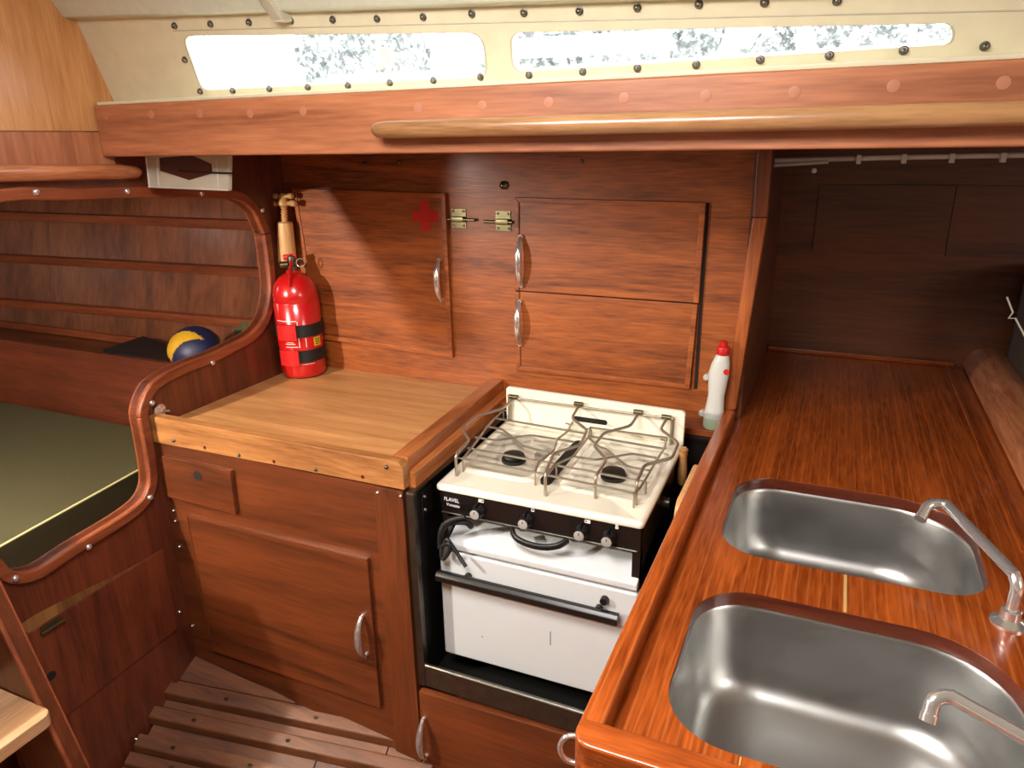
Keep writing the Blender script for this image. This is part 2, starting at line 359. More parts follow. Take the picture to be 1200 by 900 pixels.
wl = prism('wall_left', poly[::-1], 'x', XB-.022, XB, 'bulkhead_mahogany_z'); struct(wl, 'dark mahogany bulkhead with a rounded cut-out above the berth', 'wall')
def band(name, pts, w, x0, x1, mat, parent, bev=.005):
    of = offset2d(pts, w); bm = bmesh.new(); n = len(pts)
    P = [[bm.verts.new((x, *p)) for p in q] for q, x in ((pts, x0), (of, x0), (of, x1), (pts, x1))]
    for i in range(n-1):
        for k in range(4): bm.faces.new([P[k][i], P[k][i+1], P[(k+1) % 4][i+1], P[(k+1) % 4][i]])
    bm.faces.new([P[k][0] for k in range(4)]); bm.faces.new([P[k][-1] for k in range(3, -1, -1)])
    return finish(name, bm, mat, parent, bev, angle=50, segs=3)
i0 = min(range(len(cut)), key=lambda i: (Vector(cut[i])-Vector(onx(170, 553, XB).yz)).length)
i1 = min(range(len(cut)), key=lambda i: (Vector(cut[i])-Vector(onx(159.6, 488, XB).yz)).length)
i2 = min(range(len(cut)), key=lambda i: (Vector(cut[i])-Vector(onx(306, 275, XB).yz)).length)
for a, b in ((0, i1), (i1, i2), (i2, len(cut)-1)):
    band('cutout_trim', cut[a:b+1], -.026, XB-.03, XB+.013, 'trim_mahogany_y', wl, .0045)
scr = [onx(*q, XB+.0135) for q in ((18, 678), (104, 641), (176, 583), (178, 472), (249, 425), (307, 246), (236, 226), (149, 224), (42, 225))]
scatter('screw', scr, 'x', 'chrome', wl, .0075)
# locker door and its latch in the bulkhead
bd = prism('locker_door', [(.70, .300), (1.130, .318), (1.133, .563), (.70, .553)], 'x', XB-.004, XB+.004, 'bulkhead_mahogany_z', wl, .002)
prism('worn_patch', [(.776, .5545), (1.07, .5615), (1.0, .566), (.93, .574), (.86, .582), (.80, .586), (.76, .583)], 'x', XB-.001, XB+.0006, 'worn_varnish', wl)
hb = box('latch', XB+.004, XB+.009, .80, .845, .535, .556, 'brass', wl, .001); tube('latch_bolt', [(XB+.011, .795, .541), (XB+.011, .85, .541)], .004, 'brass', hb)
p = onx(60, 792, XB+.004); lathe('finger_hole', [(.011, 0), (.011, .0006)], p, 'dark_gap', bd, 'x', 16)
scatter('screw', [onx(*q, XB) for q in ((210, 717+0), (180, 833), (159, 866), (233, 760))], 'x', 'chrome', wl, .004)
# upper bulkhead panel in pale oak plywood, brown panel below it
ct = onx(92, 23, XB-.02); cb = onx(135, 115, XB-.02)
op = prism('wall_left_panel', [(BH_END, 1.585), (1.19, 1.585), (1.255, 1.63), (cb.y+.003, cb.z), (ct.y, ct.z), (ct.y-.06, 2.0), (BH_END, 2.0)], 'x', XB-.03, XB-.008, 'oak_ply_z', None, .001)
struct(op, 'pale oak plywood bulkhead panel at the upper left', 'wall')
box('upper_lining', XB-.001, XB+.003, BH_END, 1.20, 1.50, 1.583, 'beam_mahogany_z', wl, .001)
box('panel_joint', XB+.001, XB+.0036, .940, .943, 1.50, 1.583, 'dark_gap', wl, 0)
# ---- back panelling, side deck soffit, hull side
wb = box('wall_back', -1.512, -.187, YB, YB+.02, .872, 1.545, 'wall_mahogany_x', None, 0); struct(wb, 'varnished mahogany panelling behind the stove and counter', 'wall')
scatter('screw', [ony(*q, YB) for q in ((590, 217), (428, 192), (468, 190), (682, 189))], 'y', 'steel_dark', wb, .005)
lathe('panel_button', [(.011, 0), (.011, .006), (.005, .012), (.002, .016)], ony(591, 217, YB), 'brass', wb, 'y', 14)
cl = box('wall_back_ledge', -.80, -.205, YB-.075, YB, .86, .876, 'wall_mahogany_x', None, .002); struct(cl, 'narrow mahogany ledge along the wall behind the stove', 'ledge')
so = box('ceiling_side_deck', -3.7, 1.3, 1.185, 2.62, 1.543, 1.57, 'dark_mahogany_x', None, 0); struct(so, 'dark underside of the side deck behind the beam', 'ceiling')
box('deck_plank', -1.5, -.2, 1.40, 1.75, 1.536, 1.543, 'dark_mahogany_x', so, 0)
def hy(z): return 2.12 + .22*(z-1.28)
hp = [(-3.7, hy(.4), .4), (-1.0, hy(.4), .4), (-1.0, hy(1.56), 1.56), (-3.7, hy(1.56), 1.56)]
wh = hexa('wall_hull', hp + [(p[0], p[1]+.03, p[2]) for p in hp], 'hull_ply'); struct(wh, 'brown plywood lining of the hull behind the berth shelf', 'wall')
for (l, r) in (((0, 252), (300, 264)), ((0, 300), (312, 316)), ((0, 348), (308, 371))):
    for k in range(1):
        zc = ony(*r, 2.1).z; zl = ony(*l, 2.1).z; y0 = hy(zc)
        c = []
        for (dy, dz) in ((0, -.018), (0, .018), (-.025, .014), (-.025, -.018)): c.append((-3.5, hy(zl)+dy, zl+dz))
        c2 = [(-1.45, y + hy(zc)-hy(zl), z+zc-zl) for (_, y, z) in c]
        hexa('hull_batten', c+c2, 'trim_mahogany_x', wh, .002)
we = box('wall_berth_end', -3.52, -3.47, .6, 2.3, .0, 1.56, 'dark_mahogany_z', None, 0); struct(we, 'dark bulkhead at the far end of the berth', 'wall')
box('shelf_floor_cleat', -3.47, -1.54, 2.0, 2.03, .78, .81, 'trim_mahogany_x', wh, .002)
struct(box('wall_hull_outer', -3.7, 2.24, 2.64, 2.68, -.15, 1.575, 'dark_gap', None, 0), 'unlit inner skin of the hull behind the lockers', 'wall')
struct(box('floor_bilge', -3.7, 2.24, -1.78, 2.66, -.2, -.15, 'dark_gap', None, 0), 'dark bilge below the cabin sole', 'floor')
# ---- beam (carlin) under the coachroof side, grab rail on it
zt = [(118, 115), (260, 111), (400, 106), (600, 96), (800, 85), (1000, 72), (1200, 58)]
bm_pts_t = [ony(*q, YF) for q in zt]; xs = [-1.506, -1.2, -.86, -.5, -.2, .2, 1.3]
bt = 1.637; bb = 1.531
tb = box('trim_1', -1.506, 1.3, YF, YF+.05, bb, bt, 'beam_mahogany_x', None, .004, segs=3); struct(tb, 'long varnished mahogany beam running below the cabin windows', 'beam')
scatter('wood_plug', [ony(*q, YF) for q in ((124, 136), (177, 134), (234, 133), (293, 133), (355, 130), (490, 127), (565, 124), (643, 120), (731, 115), (827, 112), (931, 108), (1047, 101), (1176, 97))], 'y', 'plug_wood', tb, prof=[(.0085, 0), (.0085, .0006), (.007, .0009)])
box('beam_cap', -1.50, 1.3, YF+.004, YF+.075, bt, bt+.007, 'cream_paint', tb, .002)
gr = thing('grab_rail', (0, YF, bb), 'rounded teak grab rail along the front of the beam', 'rail')
c0 = ony(437, 152, YF-.03); rp = [Vector((c0.x+.002, YF-.030, 1.572))]
for x, r_ in ((c0.x, .007), (c0.x+.004, .0105), (c0.x+.012, .0135), (c0.x+.03, .015), (-.4, .0155), (.3, .0155), (1.3, .0155)): rp.append((Vector((x, YF-.030, 1.572)), r_))
tube('rail', [q[0] for q in rp[1:]], [q[1] for q in rp[1:]], 'rail_teak', gr, 14)
for x in (-.6, -.1, .4, .9): box('rail_spacer', x-.03, x+.03, YF-.026, YF+.002, 1.560, 1.584, 'rail_teak', gr, .004)
# ---- coachroof side with two windows
def csy(z): return 1.232 - .36*(z-1.652)          # leaning cabin side
NRM = Vector((0, -1, -.36)).normalized(); SLP = Vector((0, -.36, 1)).normalized()
def oncs(px, py):
    d = ray(px, py); p0 = Vector((0, csy(1.652), 1.652)); return CAM + d*((p0-CAM).dot(NRM)/d.dot(NRM))
def cs(x, v, h=0): return Vector((x, csy(1.652), 1.652)) + SLP*v + NRM*h
def csv(p): return (p.x, (p-Vector((0, csy(1.652), 1.652))).dot(SLP))
def wpoly(corners, rad, n=5):
    c = [Vector(csv(oncs(*q))) for q in corners]; out = []
    for i in range(4):
        a, b, d = c[i-1], c[i], c[(i+1) % 4]; e1 = (a-b); e2 = (d-b); k = rad[i]
        k = min(k, e1.length*.49, e2.length*.49)
        p, q = b+e1.normalized()*k, b+e2.normalized()*k
        for s in range(n+1):
            t = s/n; out.append(p*(1-t)**2+b*2*t*(1-t)+q*t*t)
    return out
w1 = wpoly([(213, 42), (567, 38), (572, 91), (236, 106)], [.022, .03, .02, .018])
w2 = wpoly([(597, 38), (1119, 27), (1119, 52), (600, 85)], [.02, .028, .028, .022])
def cs_slab(bm, poly, h0, h1):
    A = [bm.verts.new(cs(p[0], p[1], h0)) for p in poly]; B = [bm.verts.new(cs(p[0], p[1], h1)) for p in poly]; n = len(poly)
    bm.faces.new(A); bm.faces.new(B[::-1])
    for i in range(n): bm.faces.new([A[i], B[i], B[(i+1) % n], A[(i+1) % n]])
def boolean(base, cutters):
    for c in cutters:
        m = base.modifiers.new('cut', 'BOOLEAN'); m.operation = 'DIFFERENCE'; m.object = c; m.solver = 'EXACT'
    bpy.context.view_layer.update()
    dg = bpy.context.evaluated_depsgraph_get(); me = bpy.data.meshes.new_from_object(base.evaluated_get(dg))
    base.modifiers.clear(); old = base.data; base.data = me; me.name = base.name
    if not me.materials: me.materials.append(old.materials[0])
def split_islands(o):
    bm = bmesh.new(); bm.from_mesh(o.data); left = set(bm.verts); isl = []
    while left:
        stack = [left.pop()]; grp = {stack[0]}
        while stack:
            for e in stack.pop().link_edges:
                for v in e.verts:
                    if v in left: left.discard(v); grp.add(v); stack.append(v)
        isl.append({v.index for v in grp})
    bm.free()
    if len(isl) < 2: return
    src = o.data
    for k, idx in enumerate(isl):
        b = bmesh.new(); b.from_mesh(src); b.verts.ensure_lookup_table()
        bmesh.ops.delete(b, geom=[v for v in b.verts if v.index not in idx], context='VERTS')
        me = bpy.data.meshes.new(o.name); b.to_mesh(me); b.free(); me.materials.append(src.materials[0])
        if k == 0: first = me
        else:
            c = o.copy(); COL.objects.link(c); c.data = me; WORLD[c.name] = c.location.copy()
    o.data = first
def cutter(bm):
    bmesh.ops.recalc_face_normals(bm, faces=bm.faces); me = bpy.data.meshes.new('cutter'); bm.to_mesh(me); bm.free()
    o = bpy.data.objects.new('cutter', me); COL.objects.link(o); return o
bm = bmesh.new(); cs_slab(bm, [(-1.62, -.03), (1.6, -.03), (1.6, .32), (-1.62, .32)], -.022, 0)
wc = finish('wall_coachroof', bm, 'cream_paint'); struct(wc, 'cream painted leaning cabin side holding the two windows', 'wall')
cut_objs = []
for w in (w1, w2):
    b2 = bmesh.new(); cs_slab(b2, [(p.x, p.y) for p in w], -.05, .03); cut_objs.append(cutter(b2))
boolean(wc, cut_objs)
for o in cut_objs: bpy.data.objects.remove(o)
for k, w in enumerate((w1, w2)):
    wt = thing('window_%d' % (k+1), cs(sum(p.x for p in w)/len(w), min(p.y for p in w), -.02), ('left long cabin window of clear acrylic, taller of the two', 'right long cabin window of clear acrylic tapering to the right')[k], 'window', kind='structure')
    cx = Vector((sum(p.x for p in w)/len(w), sum(p.y for p in w)/len(w)))
    b2 = bmesh.new(); f = b2.faces.new([b2.verts.new(cs(*(p+(p-cx).normalized()*.012), -.0225)) for p in w]); finish('pane', b2, 'window_acrylic', wt)
    b2 = bmesh.new(); n = len(w)
    o2 = offset2d([(p.x, p.y) for p in w] + [(w[0].x, w[0].y)], .004)[:-1]; i2_ = [(p.x, p.y) for p in w]
    # thin sealing bead inside the opening
    R1 = [b2.verts.new(cs(*p, .0006)) for p in i2_]; R2 = [b2.verts.new(cs(*(Vector(p)+(cx-Vector(p)).normalized()*.003), .0006)) for p in i2_]; R3 = [b2.verts.new(cs(*(Vector(p)+(cx-Vector(p)).normalized()*.003), -.02)) for p in i2_]
    for i in range(n):
        j = (i+1) % n; b2.faces.new([R1[i], R1[j], R2[j], R2[i]]); b2.faces.new([R2[i], R2[j], R3[j], R3[i]])
    finish('window_frame', b2, 'grey_cream', wt)
# raised liner plate edge around the windows
for q in ([(203, 36), (600, 26), (1120, 14), (1200, 12)],): tube('liner_seam', [oncs(*p) for p in q], .0012, 'grey_cream', wc, 6)
bolts = [(205, 30), (247, 28), (292, 26), (341, 24), (390, 23), (442, 22), (496, 20), (553, 16), (614, 15), (679, 13), (747, 9), (819, 5), (896, 3), (981, 1), (217, 70), (235, 107), (273, 106), (316, 104), (361, 102), (408, 100), (457, 97), (508, 94), (563, 90), (620, 88), (683, 84), (747, 80), (816, 76), (891, 70), (972, 65), (1059, 59), (1154, 54)]
AXC = (Vector((1, 0, 0)), Vector((1, 0, 0)).cross(NRM)*-1, NRM)
bl = [oncs(*q) for q in bolts]
scatter('dome_nut', bl, AXC, 'steel_dark', wc, prof=[(.0065, 0), (.0065, .001), (.005, .0015), (.005, .004), (.0035, .0065), (.0015, .0075)])
# ---- ceiling / headliner with its edge moulding
e0 = oncs(92, 23); e1 = oncs(333, 17); e2 = oncs(800, 0)
def ez(x): return e0.z + (e2.z-e0.z)*(x-e0.x)/(e2.x-e0.x)
cp = []
for x in (-1.535, 1.5):
    z = ez(x); y = csy(z)
    cp.append([(x, y+.02, z), (x, y-.028, z), (x, y-.06, z+.05), (x, y-.06, z+.09), (x, y+.02, z+.09)])
bm = bmesh.new(); A = [bm.verts.new(p) for p in cp[0]]; B = [bm.verts.new(p) for p in cp[1]]
bm.faces.new(A); bm.faces.new(B[::-1])
for i in range(5): bm.faces.new([A[i], B[i], B[(i+1) % 5], A[(i+1) % 5]])
tm = finish('trim_2', bm, 'headliner', None, .004); struct(tm, 'cream moulding where the cabin side meets the headliner', 'moulding')
a_, b_ = oncs(322, -8), oncs(339, 27)
hexa('roof_rib', [a_+Vector((-.012, -.05, 0)), a_+Vector((.012, -.05, 0)), b_+Vector((.012, -.035, 0)), b_+Vector((-.012, -.035, 0)), a_+Vector((-.012, -.0, 0)), a_+Vector((.012, -.0, 0)), b_+Vector((.012, 0, 0)), b_+Vector((-.012, 0, 0))], 'grey_cream', tm, .004)
ro = box('ceiling', -3.6, 2.2, -1.75, 1.17, 1.95, 1.98, 'headliner', None, 0); struct(ro, 'cream headliner over the galley', 'ceiling')
# the rest of the cabin, behind the camera
for nm, b, l in (('wall_starboard', (-3.6, 2.2, -1.78, -1.74, -.05, 1.98), 'mahogany panelling on the far side of the cabin'), ('wall_forward', (-3.64, -3.6, -1.78, .6, -.05, 1.98), 'mahogany bulkhead at the forward end'), ('wall_aft', (2.2, 2.24, -1.78, 2.6, -.05, 1.98), 'mahogany bulkhead at the aft end')):
    w_ = struct(box(nm, *b, 'wall_mahogany_x', None, 0), l, 'wall')
    if nm == 'wall_starboard': box('upper_lining', -3.59, 2.19, -1.74, -1.72, .95, 1.945, 'cream_paint', w_, 0)
    if nm == 'wall_aft': box('upper_lining', 2.18, 2.2, -1.7, 1.1, .9, 1.945, 'cream_paint', w_, 0)
lp = thing('cabin_lamp', LAMP+Vector((0, 0, .0)), 'shaded cabin lamp hanging forward of the bulkhead, outside the frame', 'lamp')
bm = bmesh.new(); prof = [(.02, .12), (.06, .115), (.2, -.006), (.203, -.006), (.063, .12), (.02, .125)]
bm_lathe(bm, prof, LAMP, 'z', 32); finish('lamp_shade', bm, 'cream_paint', lp, 0, True)
tube('cord', [LAMP+Vector((0, 0, .12)), Vector((LAMP.x, LAMP.y, 1.95))], .004, 'black_rubber', lp)
light('cabin_lamp_light', 'POINT', LAMP, 84, (1, .94, .85), shadow_soft_size=.016)
# ---- right hand recess over the sink counter
YR = 2.42
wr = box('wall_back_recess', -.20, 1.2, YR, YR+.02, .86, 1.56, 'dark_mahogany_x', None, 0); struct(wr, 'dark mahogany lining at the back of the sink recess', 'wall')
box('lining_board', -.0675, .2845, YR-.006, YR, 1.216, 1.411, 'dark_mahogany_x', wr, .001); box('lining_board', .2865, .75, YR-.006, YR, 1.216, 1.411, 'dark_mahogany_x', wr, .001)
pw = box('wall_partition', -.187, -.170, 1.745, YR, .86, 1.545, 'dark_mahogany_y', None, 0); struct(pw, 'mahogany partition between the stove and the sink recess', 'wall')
# end cap of the partition: a slightly leaning post in two lengths
def post_x(px, py): return ony(px, py, 1.725).x
cut_p = [(887, 905, 180), (882, 899, 255), (872, 891, 310), (860, 878, 390), (847, 862, 481)]
def post_piece(a, b, mat):
    c = []
    for y in (1.722, 1.752):
        for (l, r, py), rev in ((b, 0), (a, 1)):
            q = [ony(l, py, 1.722), ony(r, py, 1.722)]
            if rev: q = q[::-1]
            for v in q: c.append((v.x, y, v.z))
    return c
tp = thing('trim_3', (-.19, 1.735, .93), 'mahogany post capping the partition beside the stove recess', 'post', kind='structure')
ext = (888.5, 906.5, 160)
pieces = [(ext, cut_p[1]), (cut_p[1], cut_p[2]), (cut_p[2], cut_p[3]), (cut_p[3], cut_p[4])]
for k, (a, b) in enumerate(((ext, cut_p[1]), (cut_p[1], cut_p[4]))):
    hexa('post_length', post_piece(a, b, None), ('trim_mahogany_z', 'wall_mahogany_z')[k], tp, .004)
# white electrical conduit under the deck
cd = thing('cable_conduit', (.1, 1.9, 1.48), 'pale plastic cable conduit clipped under the deck above the sink recess', 'conduit')
p0, p1, p2 = ony(908, 188, 1.9), ony(1050, 184.5, 1.9), ony(1235, 181, 1.9)
tube('conduit', [p0, p1, p2], .0058, 'alu_white', cd, 8); tube('second_conduit', [p0+Vector((0, -.004, -.011)), ony(971, 189.5, 1.896)], .0045, 'alu_white', cd, 8)
for px in (1006, 1059, 1115, 1175): p = ony(px, 190-(px-1006)*.012, 1.897); box('clip', p.x-.005, p.x+.005, 1.888, 1.91, p.z-.004, p.z+.016, 'alu_white', cd, .001)
lathe('clip_screw', [(.006, 0), (.006, .003), (.003, .005)], ony(954, 200, 1.9), 'white_print', cd, 'y', 12)
# ================================================================== LEFT CABINET
XL, XR = XB, -.783
cab = thing('galley_cabinet', ((XL+XR)/2, YF, .16), 'mahogany galley cabinet with a drawer and one door, left of the stove', 'cabinet')
zfl = lambda x: .206 if x < -1.16 else .206 - (x+1.16)*.24
fr = [(XL+.001, .185), (-1.25, .176), (-1.1, .15), (-.95, .122), (-.855, .105), (-.855, .8485), (XL+.001, .8485)]
fp = prism('front_panel', fr, 'y', YF, YF+.018, 'cabinet_mahogany_x', cab)
prism('post', [(-.857, .098), (XR, .085), (XR, .8485), (-.857, .8485)], 'y', YF-.003, YF+.03, 'cabinet_mahogany_z', cab, .002)
box('side_panel', XR-.018, XR-.001, YF+.03, YB, .06, .829, 'dark_mahogany_y', cab, 0)
box('inner_bottom', XL+.02, XR-.02, YF+.02, YB, .22, .235, 'dark_mahogany_x', cab, 0)
dr = prism('drawer', [(-1.487, .703), (-1.262, .699), (-1.258, .817), (-1.483, .820)], 'y', YF-.012, YF+.002, 'cabinet_mahogany_x', cab, .003)
p = ony(231.5, 557.5, YF-.0125); lathe('finger_hole', [(.0125, 0), (.0125, .0008)], p, 'dark_gap', dr, 'y', 18)
dd = prism('cabinet_door', [(-1.424, .248), (-.887, .245), (-.885, .659), (-1.431, .657)], 'y', YF-.010, YF+.002, 'cabinet_mahogany_x', cab, .003)
for a, b, c, d in (((-1.431, .657), (-.885, .659), (-.885, .664), (-1.431, .662)), ((-1.431, .657), (-1.436, .662), (-1.429, .246), (-1.424, .248))): prism('edging', [a, b, c, d], 'y', YF-.011, YF+.001, 'cabinet_mahogany_x', dd, .002)
bow_handle(dd, ony(429, 745, YF-.010)-Vector((.004, 0, 0)), .115)
scatter('screw', [ony(*q, YF-.0035) for q in ((470, 581), (443, 577))] + [ony(*q, YF) for q in ((206, 610), (211, 640), (226, 733), (204, 598))], 'y', 'chrome', cab, .0035)
# countertop with raised edges
ct_ = thing('countertop', ((XL+XR)/2, 1.45, .865), 'pale worn wooden countertop with raised edges, beside the stove', 'countertop')
nb = 5; yy = [YF+.022 + (YB-.002-YF-.022)*i/nb for i in range(nb+1)]
for i in range(nb): box('board', XL+.001, XR-.045, yy[i]+.0001, yy[i+1]-.0001, .866, .887, 'counter_maple', ct_, .0003)
xr = XR+.006
prism('front_edge', [(-1.522, .849), (xr, .854), (xr, .905), (xr-.012, .917), (-1.520, .919)], 'y', YF-.004, YF+.022, 'fiddle_oak_x', ct_, .002)
hexa('right_edge', [(xr-.042, YF+.022, .866), (xr-.003, YF+.022, .866), (xr-.035, YB-.002, .866), (xr-.075, YB-.002, .866), (xr-.042, YF+.022, .917), (xr-.003, YF+.022, .917), (xr-.035, YB-.002, .917), (xr-.075, YB-.002, .917)], 'counter_edge', ct_, .003)
hexa('right_edge_lower', [(xr-.03, YF+.022, .83), (xr+.012, YF+.022, .83), (xr-.01, YB-.002, .83), (xr-.06, YB-.002, .83), (xr-.03, YF+.022, .885), (xr+.012, YF+.022, .885), (xr-.01, YB-.002, .885), (xr-.06, YB-.002, .885)], 'counter_edge', ct_, .003)
scatter('screw', [ony(*q, YF-.004) for q in ((204, 516), (280, 533), (370, 550), (453, 547))], 'y', 'steel_dark', ct_, .0045)
scatter('screw_hole', [ony(*q, YF-.004) for q in ((240, 524.5), (321, 541), (425, 559))], 'y', 'varnish_dark', ct_, prof=[(.0045, 0), (.0045, .0004)])
# small catch where the countertop meets the bulkhead
kc = thing('metal_catch', (-1.497, 1.185, .918), 'small chrome catch in the corner where countertop meets bulkhead', 'catch')
q = onx(187, 481, XB+.004); lathe('plate', [(.017, 0), (.017, .003), (.010, .006), (.002, .007)], q, 'chrome', kc, 'x', 18); tube('finger', [q+Vector((.006, 0, .0)), q+Vector((.012, .018, -.006))], .004, 'chrome', kc)
# ================================================================== BACK CUPBOARDS
fa = thing('first_aid_cupboard', (-1.21, YB, .967), 'wall cupboard with a red cross on its mahogany door', 'cupboard')
d1 = edged_panel('cupboard_door', 0, 0, 0, 0, YB, .010, 'wall_mahogany_x', 'wall_mahogany_x', fa, .014, corners=[(-1.442, .981), (-.963, .967), (-.964, 1.421), (-1.472, 1.430)])
cc = ony(498, 253.5, YB-.0105); s, t = .016*.9, .045*.9
cr_ = [(-t, -s), (-s, -s), (-s, -t), (s, -t), (s, -s), (t, -s), (t, s), (s, s), (s, t), (-s, t), (-s, s), (-t, s)]
prism('red_cross', [(cc.x+a, cc.z+b) for a, b in cr_], 'y', YB-.0108, YB-.0099, 'red_tape', d1)
bow_handle(d1, ony(517, 328, YB-.010), .12)
dc = thing('double_cupboard', (-.526, YB, .953), 'wall cupboard above the stove with two stacked doors', 'cupboard')
u = edged_panel('cupboard_door', 0, 0, 0, 0, YB, .010, 'wall_mahogany_x', 'wall_mahogany_x', dc, .013, 'ltr', [(-.767, 1.174), (-.287, 1.174), (-.286, 1.408), (-.764, 1.413)])
l = edged_panel('cupboard_door', 0, 0, 0, 0, YB, .010, 'wall_mahogany_x', 'wall_mahogany_x', dc, .013, 'lbr', [(-.766, .953), (-.295, .955), (-.289, 1.170), (-.767, 1.171)])
bow_handle(u, ony(611.5, 306, YB-.010), .135); bow_handle(l, ony(610.5, 378, YB-.010), .125)
box('dark_shadow_gap', -.768, -.286, YB-.002, YB+.001, 1.1705, 1.1745, 'dark_gap', dc, 0); box('dark_shadow_gap', -.2865, -.2795, YB-.0035, YB+.001, .955, 1.406, 'dark_gap', dc, 0)
for px, py, sgn, par, lab in ((538, 256, 1, fa, 0), (590, 259, -1, dc, 1)):
    c = ony(px, py, YB); pl = box('barrel_bolt', c.x-.022, c.x+.022, YB-.0025, YB, c.z-.026, c.z+.026, 'brass', par, .001)
    tube('bolt_bar', [(c.x-sgn*.03, YB-.008, c.z-.002), (c.x+sgn*.052, YB-.008, c.z-.002)], .0042, 'brass', pl)
    box('bolt_sleeve', c.x-.019, c.x+.019, YB-.013, YB-.002, c.z-.009, c.z+.006, 'brass', pl, .003)
    scatter('screw', [(c.x+a, YB-.0025, c.z+b) for a in (-.015, .015) for b in (-.019, .019)], 'y', 'chrome', pl, .0035)
# ================================================================== STOVE RECESS
sf = thing('stove_surround', (-.49, YF, .355), 'stainless steel surround and sill framing the stove recess', 'surround')
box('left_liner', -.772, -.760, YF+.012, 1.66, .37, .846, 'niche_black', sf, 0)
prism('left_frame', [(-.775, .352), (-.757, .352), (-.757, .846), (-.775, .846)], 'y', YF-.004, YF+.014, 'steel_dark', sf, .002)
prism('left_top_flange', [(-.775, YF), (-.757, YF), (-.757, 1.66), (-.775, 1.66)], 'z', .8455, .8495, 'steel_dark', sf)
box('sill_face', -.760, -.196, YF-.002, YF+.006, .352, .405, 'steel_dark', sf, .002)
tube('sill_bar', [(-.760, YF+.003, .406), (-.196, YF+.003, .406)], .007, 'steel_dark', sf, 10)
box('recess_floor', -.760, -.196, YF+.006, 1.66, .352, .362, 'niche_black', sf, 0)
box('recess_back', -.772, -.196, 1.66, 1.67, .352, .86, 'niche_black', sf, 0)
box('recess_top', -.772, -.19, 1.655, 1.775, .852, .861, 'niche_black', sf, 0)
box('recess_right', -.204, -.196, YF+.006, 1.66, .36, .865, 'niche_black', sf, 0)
box('hinge_plate', -.759, -.756, YF+.03, YF+.075, .775, .835, 'black_enamel', sf, .001)
scatter('screw', [(-.756, YF+.04, .79), (-.756, YF+.04, .822)], 'x', 'steel_dark', sf, .005)
for (a, b) in ((-.74, -.66), (-.62, -.6)): box('recess_block', a, b, 1.36, 1.5, .362, .38, 'floor_board', sf, .002)
lk = thing('drop_locker', (-.49, YF, .06), 'mahogany locker front below the stove with a chrome bow handle', 'locker')
ld = prism('locker_door', [(-.775, .02), (-.21, .02), (-.21, .352), (-.775, .335)], 'y', YF-.008, YF+.012, 'cabinet_mahogany_x', lk, .003)
bow_handle(ld, ony(498.5, 864, YF-.008)-Vector((0, 0, .0)), .12)
box('worn_top_edge', -.774, -.21, YF-.006, YF+.010, .331, .334, 'floor_board', lk, 0)
# ================================================================== STOVE
SX0, SX1, SY0, SY1 = -.735, -.278, 1.222, 1.60
st = thing('gas_stove', ((SX0+SX1)/2, (SY0+SY1)/2, .40), 'small white and black marine gas cooker with a cream two burner hob', 'stove')
def hz(y): return .850 + (y-SY0)*.035
bm = bmesh.new()
A = rrect(SX0, SX1, SY0, SY1, [.004, .004, .010, .010], 4); loops = []
for off, dz in ((.001, -.0125), (0, -.010), (0, -.004), (.003, 0), (.012, .0005), (.020, -.003)):
    q = rrect(SX0+off, SX1-off, SY0+off, SY1-off, [max(.004, .010-off)]*4, 4); loops.append([bm.verts.new((x, y, hz(y)+dz)) for x, y in q])
for a, b in zip(loops, loops[1:]):
    for i in range(len(a)): bm.faces.new([a[i], a[(i+1) % len(a)], b[(i+1) % len(b)], b[i]])
bm.faces.new(loops[-1]); bm.faces.new(loops[0][::-1])
hob = finish('hob', bm, 'hob_enamel', st, 0, True, angle=60)
# pressed wells round the burners
for cx in (-.636, -.388):
    bm = bmesh.new(); LL = []
    for k, dz in ((1, .0), (.94, .004), (.86, .004), (.80, -.0005)):
        q = rrect(cx-.098*k, cx+.098*k, 1.425-.125*k, 1.425+.125*k, .03*k, 4); LL.append([bm.verts.new((x, y, hz(y)+dz-.003)) for x, y in q])
    for a, b in zip(LL, LL[1:]):
        for i in range(len(a)): bm.faces.new([a[i], a[(i+1) % len(a)], b[(i+1) % len(b)], b[i]])
    bm.faces.new(LL[-1]); bm.faces.new(LL[0][::-1]); finish('hob_well', bm, 'hob_enamel', st, 0, True, angle=60)
prism('hob_slot', rrect(-.527, -.503, 1.305, 1.545, .012), 'z', .847, .8588, 'dark_gap', hob)
for px, py in ((602, 533), (719, 552)):
    c = onz(px, py, hz(1.426)+.012); b = lathe('burner', [(.026, 0), (.028, .002), (.028, .008), (.022, .009), (.022, .012)], (c.x, c.y, hz(c.y)-.003), 'iron_burner', st, seg=24)
    lathe('burner_cap', [(.025, 0), (.026, .002), (.024, .006), (.012, .0085), (.002, .009)], (c.x, c.y, hz(c.y)+.009), 'iron_burner', b, seg=24)
# backsplash
bs = prism('backsplash', [(SX0, .86), (SX1, .86), (SX1, .941), (SX1-.006, .947), (SX0+.006, .953), (SX0, .947)], 'y', SY1-.002, SY1+.010, 'hob_enamel', st, .003)
prism('slot', rrect(-.552, -.464, .886, .899, .0063), 'y', SY1-.0028, SY1-.001, 'dark_gap', bs)
